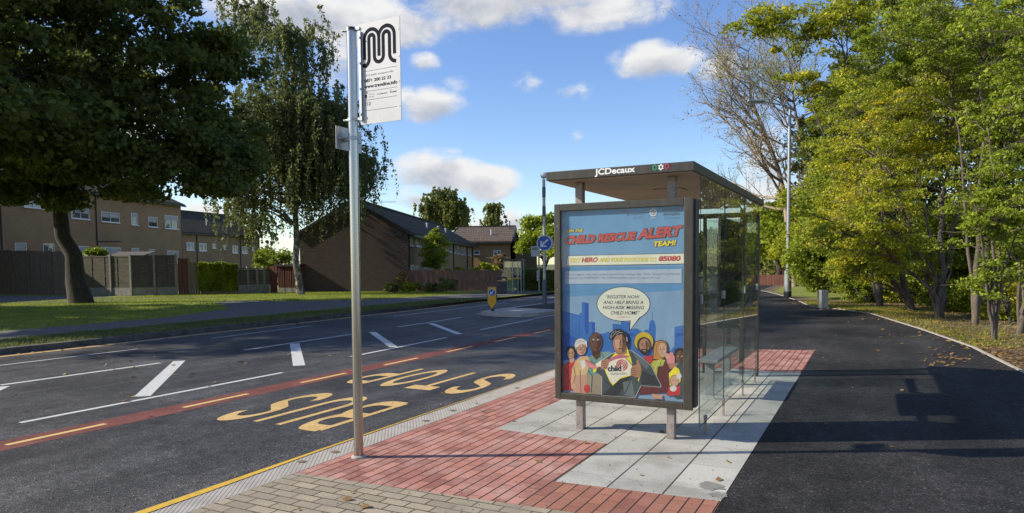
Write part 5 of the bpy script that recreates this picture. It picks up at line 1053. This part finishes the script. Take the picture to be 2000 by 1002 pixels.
make_tree('tree', 'bushy pale green tree behind the garages, left of the birch trunk', at_h(545, 70), [at_h(545, 70)]+AD([(545, 530), (545, 505)], 70), .2, [(540, 505, 70, 32, 20, 1.8, 1), (512, 500, 72, 12, 18, 1, .4)], 26, 4200, .26, .8, M['leafgreen'], M['bark'], 15, twigs=0)
make_tree('tree', 'broad round birch rising behind the dark brick terrace roof', at_h(868, 84), [at_h(868, 84)]+AD([(868, 520), (868, 440), (866, 390)], 84), .4,
    [(868, 380, 84, 26, 22, 2.5, 1.6), (872, 405, 84, 34, 20, 2.5, 1.6), (838, 402, 84, 22, 18, 2, .9), (900, 415, 84, 12, 26, 2, 1), (865, 432, 84, 46, 16, 3, 1.2)], 90, 20000, .28, .55, M['leafmid'], M['barkbirch'], 16, twigs=0, strands=600, slen=(.8, 2.6), up=.3)
make_tree('tree', 'narrow conical birch behind the far houses', at_h(963, 100), [at_h(963, 100)]+AD([(963, 500), (964, 400)], 100), .3, [(964, 404, 100, 4, 14, .6, .7), (963, 432, 100, 12, 14, 1.2, 1.4), (948, 456, 100, 8, 6, 1, .25)], 34, 7500, .30, .45, M['leafmid'], M['barkbirch'], 17, twigs=0, strands=220, slen=(.8, 2.4), up=.3)
make_tree('tree', 'round green tree right of the far houses, partly behind the beacon pole', at_h(1062, 66), [at_h(1062, 66)]+AD([(1062, 520), (1060, 450)], 66), .3, [(1062, 445, 66, 40, 34, 2.5, 2), (1030, 470, 66, 14, 16, 1.2, .5), (1085, 480, 64, 26, 40, 2, 1)], 60, 12000, .27, .9, M['leafgreen'], M['bark'], 18, twigs=0)
make_tree('tree', 'dark conifer between the tan house and the gabled house', at_h(1004, 76), [at_h(1004, 76)]+AD([(1004, 530), (1004, 490)], 76), .2, [(1003, 508, 76, 8, 22, .9, 1)], 14, 2600, .22, .5, M['leafgreen'], M['bark'], 19, twigs=0)
g_, d_ = dg(858, 567)
make_tree('sapling', 'small leafy street tree in front of the picket fence and terrace', g_, [g_]+AD([(853, 530), (850, 490), (852, 460)], d_), .07, [(851, 490, d_, 26, 36, .9, 3), (848, 462, d_, 16, 18, .6, 1), (838, 508, d_, 16, 16, .6, .8), (862, 535, d_, 14, 16, .6, .9)], 60, 7500, .12, .38, M['leafgreen'], M['barkgrey'], 20, twigs=1)
for i, (x, y, rx, ry, lab, lm) in enumerate(((766, 561, 12, 9, 'small pale shrub leftmost under the brick gable', 'leafbirch'), (800, 558, 20, 13, 'arching green grassy shrub under the brick gable corner', 'leafgreen'), (838, 560, 18, 9, 'low dull shrub under the picket fence left of the sapling', 'leafbirch'), (872, 555, 22, 16, 'tall straggly plant with brown seed heads right of the sapling', 'leafmid'), (785, 545, 9, 16, 'thin dry brown weeds against the brick gable', 'leafdull'))):
    g_, d_ = dg(x, 570); d_ -= .4; make_tree('shrub', lab, g_, [g_]+AD([(x, y), (x, y-ry*.5)], d_), .03, [(x, y, d_, rx, ry, .5, 1)], 22, 2000, .13, .22, M[lm], M['barkgrey'], 30+i, cat='shrub', asp=.3 if i in (1, 3, 4) else .7, up=.2, nlimb=5, twigs=4 if i in (3, 4) else 1)
make_tree('shrub', 'bright yellow-green shrub above the picket fence near the far shelter', at_h(957, 46), [at_h(957, 46)]+AD([(957, 530), (957, 522)], 46), .05, [(957, 522, 46, 20, 9, .7, 1), (905, 525, 46, 10, 4, .5, .2), (930, 526, 46, 8, 3, .5, .2)], 20, 2200, .15, .3, M['leafyel'], M['bark'], 36, cat='shrub', twigs=0)
make_tree('shrub', 'brownish bush behind the yellow-green shrub and tan house wall', at_h(975, 50), [at_h(975, 50)]+AD([(975, 530), (975, 510)], 50), .05, [(976, 508, 50, 14, 14, .7, 1)], 16, 1300, .16, .35, M['leafdull'], M['bark'], 37, cat='shrub', twigs=0)
# hedges and ivy: leafy slabs
def leafbox(name, label, cat, P0_, P1_, thick, z0, z1, n, size, lm, seed, bump_=.12):
    rng = np.random.default_rng(seed); P0_ = np.array(P0_, float); P1_ = np.array(P1_, float); n_ = unit(P1_-P0_); nb = np.array([-n_[1], n_[0], 0]); L_ = np.linalg.norm(P1_-P0_)
    if np.dot(nb, P0_) < 0: nb = -nb
    u = rng.uniform(0, L_, n); zz = rng.uniform(z0, 1, n) if False else z0+(z1-z0)*rng.uniform(0, 1, n); wob = bump_*(np.sin(u*2.1)+np.sin(u*5.3+1)+np.sin(zz*4+u))/2
    v = -thick/2+rng.exponential(.06, n)+wob*.6; top = rng.random(n) < .3; zz = np.where(top, z1-rng.exponential(.06, n)+wob, zz); v = np.where(top, rng.uniform(-thick/2, thick/2, n), v)
    Cn = P0_[None]+n_*u[:, None]+nb*v[:, None]; Cn[:, 2] = zz; V, F_ = leafgeo(Cn, size, .8, rng, .6)
    r = empty(name, (P0_[0], P0_[1], 0), label, cat); npmesh('foliage', V, F_, lm, r, False, (P0_[0], P0_[1], 0))
    b = MB(); b.box((P0_+P1_)/2*np.array([1, 1, 0])+nb*.06+[0, 0, (z0+z1)/2-.06], (L_-.1, thick*.7, z1-z0-.2), 0, (n_, nb, (0, 0, 1))); b.build('dark_core', M['bark'], r)  # solid dark core box, stands in for the shade between the leaves
ha, hb = gp(1012, 568), gp(1090, 568); leafbox('hedge', 'clipped green hedge with yellowish top beside the far bus shelter', 'hedge', ha+bk*.5, hb+bk*.5, .9, 0, 1.22, 9000, .10, M['leafmid'], 41)
A_, B__ = gp(392, 575), gp(466, 574); leafbox('ivy', 'thick ivy hanging over the fence between gate and black panels', 'ivy', A_-bk*.1, B__-bk*.1, .4, .25, 1.72, 12000, .15, M['leafgreen'], 42, .12)
# --- right side -------------------------------------------------------------
def multi(base, dep, tips, r):
    out = []
    for (x, y, dd, rr) in tips:
        t = at_depth(x, y, dep+dd); m1 = base+(t-base)*.35+np.array([0, 0, .25]); m2 = base+(t-base)*.7+rt*.1; out.append(([base, m1, m2, t], rr))
    return out
def wood(label, bx, by, tips, ells, ncl, nl, ls, cs, lm, seed, bm='barkgrey', name='tree', **k):
    g_, d_ = dg(bx, by); ms = multi(g_, d_, tips, .1)
    return make_tree(name, label, g_, ms[0][0], ms[0][1], [(e[0], e[1], d_+e[2], e[3], e[4], e[5], e[6]) for e in ells], ncl, nl, ls, cs, M[lm], M[bm], seed, extra_trunks=ms[1:], **k)
WG = 'trees of the wood along the right of the path'
wood('many-stemmed tree with grey trunks forking low, beside the path left of the thin saplings', 1835, 621, [(1850, 130, 1, .10), (1790, 330, 0, .07), (1880, 300, 1.5, .08), (1700, 250, 1, .055), (1860, 480, 0, .06)],
     [(1760, 290, 1, 165, 150, 2.2, 3), (1690, 420, 0, 120, 100, 1.6, 1.8), (1850, 180, 1, 120, 120, 2, 1.6), (1770, 500, 0, 60, 50, 1, .4)], 300, 46000, .075, .36, 'leafyel', 51, group=WG, flatten=.35, asp=.6, nlimb=14)
wood('thin multi-stemmed sapling clump nearest the path edge at the right', 1942, 662, [(1930, 250, 0, .045), (1985, 380, 0, .035), (1890, 350, 0, .035), (1960, 300, .5, .03), (1915, 420, 0, .03)],
     [(1935, 400, 0, 75, 110, 1.0, 2), (1975, 230, .5, 80, 100, 1.3, 1.3), (1950, 540, 0, 45, 50, .6, .5)], 130, 17000, .068, .28, 'leafgreen', 52, group=WG, flatten=.35, asp=.6)
wood('upright grey trunked tree right of the forked tree, with a high green crown', 1905, 633, [(1920, 60, .5, .075), (1850, 120, 1, .05), (1975, 150, 1, .045)],
     [(1900, 90, 1, 150, 120, 2.2, 2.4), (1800, 60, 1, 120, 90, 2, 1.5), (1990, 190, 1, 70, 130, 1.6, 1)], 230, 34000, .072, .34, 'leafgreen', 53, group=WG, flatten=.38, asp=.6, nlimb=12)
wood('bushy yellow-green tree leaning over the grass verge between lamp and forked tree', 1785, 606, [(1640, 260, 1, .10), (1700, 380, 0, .08), (1620, 420, 1, .07)],
     [(1672, 330, 1, 95, 100, 2.4, 2.4), (1640, 450, 0, 75, 66, 1.8, 1.3), (1700, 500, 0, 75, 50, 1.4, .8), (1700, 200, 1, 100, 80, 2, 1)], 280, 40000, .085, .42, 'leafyel', 54, group=WG, flatten=.38, asp=.65)
wood('tree with curved dark stems at the right edge of the view', 1992, 652, [(2060, 200, 0, .07), (2020, 450, 0, .045), (1985, 300, 1, .04)],
     [(2030, 260, 0, 110, 200, 1.6, 2), (2000, 60, 0, 120, 90, 1.6, 1), (2010, 480, 0, 60, 60, 1, .5)], 130, 14000, .08, .3, 'leafgreen', 55, group=WG, flatten=.38, asp=.6)
wood('tall tree whose yellow autumn branches reach out over the sky at the top', 1720, 598, [(1640, 60, 2, .10), (1720, 100, 2, .07), (1560, 140, 2, .06)],
     [(1600, 45, 2, 110, 48, 2.2, 2.0), (1490, 42, 2, 60, 22, 1.2, .7), (1720, 60, 2, 130, 90, 2.6, 2.4), (1560, 160, 2, 50, 20, 1.2, .35), (1650, 190, 2, 70, 60, 1.8, 1.4)], 200, 20000, .115, .45, 'leafyel', 56, group=WG, flatten=.45, asp=.7, nlimb=14)
g_, d_ = dg(1640, 590)
wood('dense dark green bush mass behind the steel bollard', 1690, 588, [(1640, 470, 1, .08), (1600, 480, 2, .06)], [(1630, 500, 1, 70, 60, 2, 2), (1600, 470, 3, 40, 70, 2, 1.2), (1610, 400, 3, 40, 60, 2, 1.2), (1700, 520, 1, 80, 60, 1.6, 1.2)], 140, 26000, .12, .6, 'leafgreen', 57, group=WG, name='bush')
wood('rounded tree behind the street lamp column', 1600, 572, [(1560, 330, 1, .12), (1600, 380, 1, .1)], [(1590, 380, 1, 50, 70, 2.5, 2), (1550, 480, 0, 42, 50, 2, 1.2), (1630, 300, 2, 60, 70, 2.5, 1.2)], 120, 20000, .13, .6, 'leafyel', 58, group=WG)
for i, (x, y, rx, ry, lm) in enumerate(((1690, 560, 55, 28, 'leafgreen'), (1770, 560, 50, 30, 'leafyel'), (1600, 545, 40, 22, 'leafgreen'), (1850, 575, 40, 26, 'leafgreen'), (1905, 580, 45, 34, 'leafgreen'), (1965, 590, 45, 40, 'leafyel'), (1745, 530, 50, 40, 'leafgreen'), (1660, 520, 60, 45, 'leafgreen'))):
    g_, d_ = dg(x+10, y+ry+4); make_tree('shrub', ['low leafy bush behind the steel bollard at the foot of the wood', 'yellowish undergrowth bush left of the forked trunks', 'small green bush between lamp column and bollard', 'green undergrowth around the forked trunks', 'green undergrowth right of the forked trunks', 'yellowish undergrowth behind the sapling clump', 'taller green bush behind the leaning tree stems', 'taller green bush rising behind the steel bollard'][i], g_, [g_]+AD([(x, y), (x, y-5)], d_+.5), .04, [(x, y, d_+(.8 if i < 4 else 1.6), rx, ry, .9, 1)], 70, 8000, .085, .33, M[lm], M['bark'], 60+i, cat='shrub', group='undergrowth bushes at the foot of the wood', asp=.6)
for i, (x, y, dd, rx, ry, lm) in enumerate(((1600, 505, 4, 60, 60, 'leafgreen'), (1700, 520, 4, 70, 55, 'leafyel'), (1800, 520, 4, 70, 65, 'leafgreen'), (1890, 530, 3.5, 60, 70, 'leafgreen'), (1975, 530, 3, 60, 80, 'leafyel'), (1870, 440, 4, 60, 60, 'leafgreen'), (2010, 580, 1.5, 60, 50, 'leafgreen'))):
    g_, d_ = dg(x, 612 if x > 1750 else 596); d_ += dd; p = at_h(x, d_)
    make_tree('shrub', ['tall green understorey bush behind the lamp side of the wood', 'yellowish understorey bush filling behind the leaning tree', 'green understorey bush behind the forked tree, left side', 'green understorey bush between forked tree and saplings', 'yellowish understorey bush behind the saplings', 'small understorey tree crown between the grey trunks', 'low green bush at the right edge of the view'][i], p, [p]+AD([(x, y+10), (x, y-20)], d_), .05, [(x, y, d_, rx, ry, 1.2, 1)], 110, 12000, .11, .4, M[lm], M['bark'], 120+i, cat='shrub', group='understorey bushes inside the wood', asp=.65)
# deep background of the wood
BG_ = 'background trees deep in the wood'
for i, (x, dep, y0, rx, ry, lm) in enumerate(((1760, 34, 250, 170, 260, 'leafdark'), (1950, 30, 230, 170, 280, 'leafdark'), (2150, 26, 250, 170, 300, 'leafdark'), (1660, 42, 300, 95, 180, 'leafmid'), (1900, 38, 60, 200, 160, 'leafyel'), (2400, 22, 200, 240, 300, 'leafmid'))):
    p = at_h(x, dep); make_tree('tree', ['dark green tree deep in the wood behind the forked trunks', 'dark green tree deep in the wood behind the sapling clump', 'dark tree beyond the right edge of the view', 'mid green tree deep in the wood right of the lamp column', 'tall yellowish tree top at the upper right', 'tree outside the right edge of the view'][i], p, [p]+AD([(x, 500), (x+10, 300), (x, 120)], dep), .22, [(x, y0, dep, rx, ry, 4, 3), (x, 480, dep, rx*.9, 90, 3, 1.2)], 130, 21000, .24, 1.1, M[lm], M['bark'], 70+i, group=BG_, nlimb=8)
for i, (x, dep, y0, rx, ry) in enumerate(((1498, 64, 505, 26, 42), (1450, 80, 495, 50, 50), (1390, 84, 490, 50, 44), (1330, 90, 500, 60, 40), (1545, 54, 500, 40, 60), (1522, 48, 445, 44, 60), (1500, 58, 480, 44, 56))):
    p = at_h(x, dep); make_tree('tree', ['dark green tree beyond the low red wall', 'distant tree seen through the shelter glass, right of centre', 'distant tree seen through the left part of the shelter glass', 'distant tree hidden behind the poster case', 'green tree just left of the lamp column', 'light green tree behind the far corner of the shelter roof', 'leafy tree closing the end of the path above the low red wall'][i], p, [p]+AD([(x, 520), (x, y0)], dep), .25, [(x, y0, dep, rx, ry, 3, 1)], 50, 9000, .33, 1.2, M['leafmid' if i != 5 else 'leafgreen'], M['bark'], 80+i, twigs=0, group='trees beyond the end of the path')
# half bare tree against the sky
def bare(label, x, dep, seed, top):
    rng = np.random.default_rng(seed); p = at_h(x, dep); root = empty('bare_tree', p, label, 'tree'); tb = Tubes(5); tips = []
    tr = np.array([p]+AD(top, dep)); d = np.r_[0, np.cumsum(np.linalg.norm(np.diff(tr, axis=0), axis=1))]; xx = np.linspace(0, d[-1], 26); P = np.stack([np.interp(xx, d, tr[:, i]) for i in range(3)], 1); R_ = np.linspace(.26, .03, 26); tb.add(P, R_, 8)
    def rec(p0, dr, L_, r, lev):
        n = 6; pts = [p0]; q = np.array(dr)
        for _ in range(n-1):
            q = unit(q+rng.normal(size=3)*.13+np.array([0, 0, .07])); pts.append(pts[-1]+q*L_/(n-1))
        tb.add(np.array(pts), np.linspace(r, max(r*.3, .006), n), 5 if lev < 2 else 3); tips.extend(pts[2:] if lev >= 2 else [])
        if lev < 3:
            for k in range(5 if lev < 2 else 4):
                j = rng.integers(1, n); dd = unit(q+rng.normal(size=3)*.62); rec(pts[j], dd, L_*rng.uniform(.42, .62), r*.45, lev+1)
    for k in range(26):
        j = rng.integers(8, 26); side = unit(rt*rng.choice([-1, -1, 1])*rng.uniform(.5, 1)+bk*rng.normal()*.5+np.array([0, 0, rng.uniform(.15, .9)])); rec(P[j], side, rng.uniform(3.4, 6.4)*(1.15-.5*j/26), R_[j]*.5+.015, 0)
    tb.build('trunk', M['barkpale'], root, p); T_ = np.array(tips); T_ = T_[rng.random(len(T_)) < (.16 if seed == 90 else .4)]; T_ = T_+rng.normal(size=(len(T_), 3))*.12
    V, F_ = leafgeo(T_, .10, .7, rng, .3); npmesh('crown', V, F_, M['leafdull' if seed == 90 else 'leafyel'], root, False, p); return root
bare('nearly bare tree with fine twigs against the sky behind the shelter', 1552, 44, 90, [(1535, 400), (1520, 330), (1490, 250), (1466, 190), (1461, 100)])
bare('second sparse tree with pale stems behind the lamp column', 1600, 42, 91, [(1590, 400), (1565, 280), (1550, 200), (1545, 130)])

# --- trees outside the left edge that shade the road -------------------------
def tree_copy(src, loc, rot, sc_, label):
    o = src.copy(); C.objects.link(o); o.location = loc; o.rotation_euler = (0, 0, rot); o.scale = (sc_,)*3; o['label'] = label
    for ch_ in src.children:
        c = ch_.copy(); C.objects.link(c); c.parent = o
for i, (x, y, r_, s_) in enumerate(SHADE if 'SHADE' in globals() else ((-29.5, 6.6, 1.2, 1.18), (-37.0, 3.5, 2.6, 1.08))):
    tree_copy(maple, (x, y, 0), r_, s_, ['maple of the same row beyond the left edge, nearest the road', 'maple of the same row beyond the left edge, by the fence', 'maple of the same row farthest back beyond the left edge'][i])

# ================================================================== SMALL STUFF
rng = np.random.default_rng(5)
def scatter(n, fn, size, lm, name, asp=.75, zoff=.012, seed=1, **kw):
    r_ = np.random.default_rng(seed); pts = fn(r_, n); V, F_ = leafgeo(pts+np.array([0, 0, zoff]), size, asp, r_, 3.5); V[:, 2] = np.maximum(V[:, 2], pts[0, 2]+.003)
    o = npmesh(name, V, F_, M[lm]); return tag(o, kind='stuff', **kw)
ed = np.array(edge[1:11])
def near_edge(r_, n):
    t = r_.uniform(0, len(ed)-1.001, n)**1.0; i = t.astype(int); f = (t-i)[:, None]; p = ed[i]*(1-f)+ed[i+1]*f; q = np.zeros((n, 3)); q[:, :2] = p; q[:, 0] += r_.exponential(1.6, n)+.03; return q
scatter(13000, near_edge, .075, 'fallen', 'fallen_leaves', seed=3)
def onpath(r_, n):
    t = r_.uniform(0, len(ed)-1.001, n); i = t.astype(int); f = (t-i)[:, None]; p = ed[i]*(1-f)+ed[i+1]*f; q = np.zeros((n, 3)); q[:, :2] = p; q[:, 0] -= r_.exponential(.55, n)+.03; return q
scatter(260, onpath, .07, 'fallen', 'fallen_leaves', seed=4)
def pix(cx, cy, rx, ry, z=0.0):
    def f(r_, n): return np.array([gp(cx+r_.normal()*rx, cy+r_.normal()*ry, z) for _ in range(n)])
    return f
for i, (n, cx, cy, rx, ry, z, s_) in enumerate(((60, 1850, 700, 18, 8, 0, .06), (26, 1500, 600, 25, 20, 0, .05), (18, 1500, 690, 50, 10, 0, .05), (22, 300, 730, 130, 30, -.12, .07), (14, 450, 690, 110, 15, -.12, .07), (5, 1050, 880, 90, 25, 0, .045), (8, 1300, 860, 90, 50, 0, .04), (4, 600, 980, 90, 15, 0, .05), (14, 1700, 800, 150, 80, 0, .035), (12, 900, 790, 100, 25, 0, .03))):
    scatter(n, pix(cx, cy, rx, ry, z), s_*1.3, 'fallen', 'fallen_leaves', seed=20+i)
def verge_pts(r_, n):
    y = r_.uniform(3, 27, n); q = np.zeros((n, 3)); q[:, 0] = -15.5-r_.uniform(0, 1, n)*1.7; q[:, 1] = y; return q
scatter(2600, verge_pts, .075, 'fallen', 'fallen_leaves', seed=6)
def inside(q, poly):
    r = np.zeros(len(q), bool); P = np.array(poly); j = len(P)-1
    for i in range(len(P)):
        (xi, yi), (xj, yj) = P[i], P[j]; k = ((yi > q[:, 1]) != (yj > q[:, 1])) & (q[:, 0] < (xj-xi)*(q[:, 1]-yi)/(yj-yi+1e-12)+xi); r ^= k; j = i
    return r
def lawn_pts(r_, n):
    q = np.zeros((n*2, 3)); q[:, 0] = r_.uniform(-36, -17.3, n*2); q[:, 1] = r_.uniform(9, 34, n*2); q = q[~inside(q, pth)]; return q[:n]
scatter(3000, lawn_pts, .085, 'fallen', 'fallen_leaves', seed=7)
scatter(260, lambda r_, n: np.stack([r_.uniform(-15.2, -14.6, n), r_.uniform(4, 30, n), np.full(n, -.12)], 1), .07, 'fallen', 'fallen_leaves', seed=8)
def blades(name, fn, n, h, lm, seed):
    r_ = np.random.default_rng(seed); p = fn(r_, n); a = r_.uniform(0, 6.283, n); d = np.stack([np.cos(a), np.sin(a), np.zeros(n)], 1); hh = (h*r_.uniform(.5, 1.3, n))[:, None]; ln = r_.normal(size=(n, 3))*np.array([1, 1, 0])*hh*.4
    n = len(p); a = a[:n]; d = d[:n]; hh = hh[:n]; ln = ln[:n]
    V = np.stack([p-d*.008, p+d*.008, p+ln+np.array([0, 0, 1])*hh], 1).reshape(-1, 3); o = npmesh(name, V, np.arange(3*n).reshape(-1, 3), M[lm]); tag(o, kind='stuff')
blades('grass_blades', verge_pts, 26000, .07, 'leafbirch', 9)
blades('grass_blades', lawn_pts, 90000, .05, 'leafgreen', 10)
make_tree('shrub', 'creeper growing over the shed roof beside the big tree trunk', at_h(186, 42), [at_h(186, 42)]+AD([(186, 500), (186, 493)], 42), .04, [(188, 492, 42, 20, 5, .5, 1)], 24, 1800, .14, .3, M['leafgreen'], M['bark'], 95, cat='shrub', twigs=0)
def rverge(r_, n):
    t = r_.uniform(3, len(ed)-1.001, n); i = t.astype(int); f = (t-i)[:, None]; p = ed[i]*(1-f)+ed[i+1]*f; q = np.zeros((n, 3)); q[:, :2] = p; q[:, 0] += r_.exponential(1.3, n)+.04; return q
blades('grass_blades', rverge, 9000, .05, 'leafgreen', 11)
# grit along the gutter
r_ = np.random.default_rng(12); n = 1500; y = r_.uniform(1.5, 12, n); x = -4.3-r_.exponential(.3, n); s = r_.uniform(.003, .011, n)
V = []; 
base = np.array([[1, 0, -.3], [-.5, .87, -.3], [-.5, -.87, -.3], [0, 0, .9]])
V = (np.stack([x, y, np.full(n, -.115)], 1)[:, None]+base[None]*s[:, None, None]).reshape(-1, 3); k = np.arange(n)[:, None]*4
F_ = np.concatenate([k+np.array([[0, 1, 3]]), k+np.array([[1, 2, 3]]), k+np.array([[2, 0, 3]])]); tag(npmesh('gutter_grit', V, F_, M['kerbdark']), kind='stuff')
n = 420; V = (np.stack([r_.uniform(-3.9, -.9, n), r_.uniform(3.3, 9, n), np.full(n, .003)], 1)[:, None]+base[None]*r_.uniform(.002, .007, n)[:, None, None]).reshape(-1, 3); k = np.arange(n)[:, None]*4
F_ = np.concatenate([k+np.array([[0, 1, 3]]), k+np.array([[1, 2, 3]]), k+np.array([[2, 0, 3]])]); tag(npmesh('paving_grit', V, F_, M['bark']), kind='stuff')
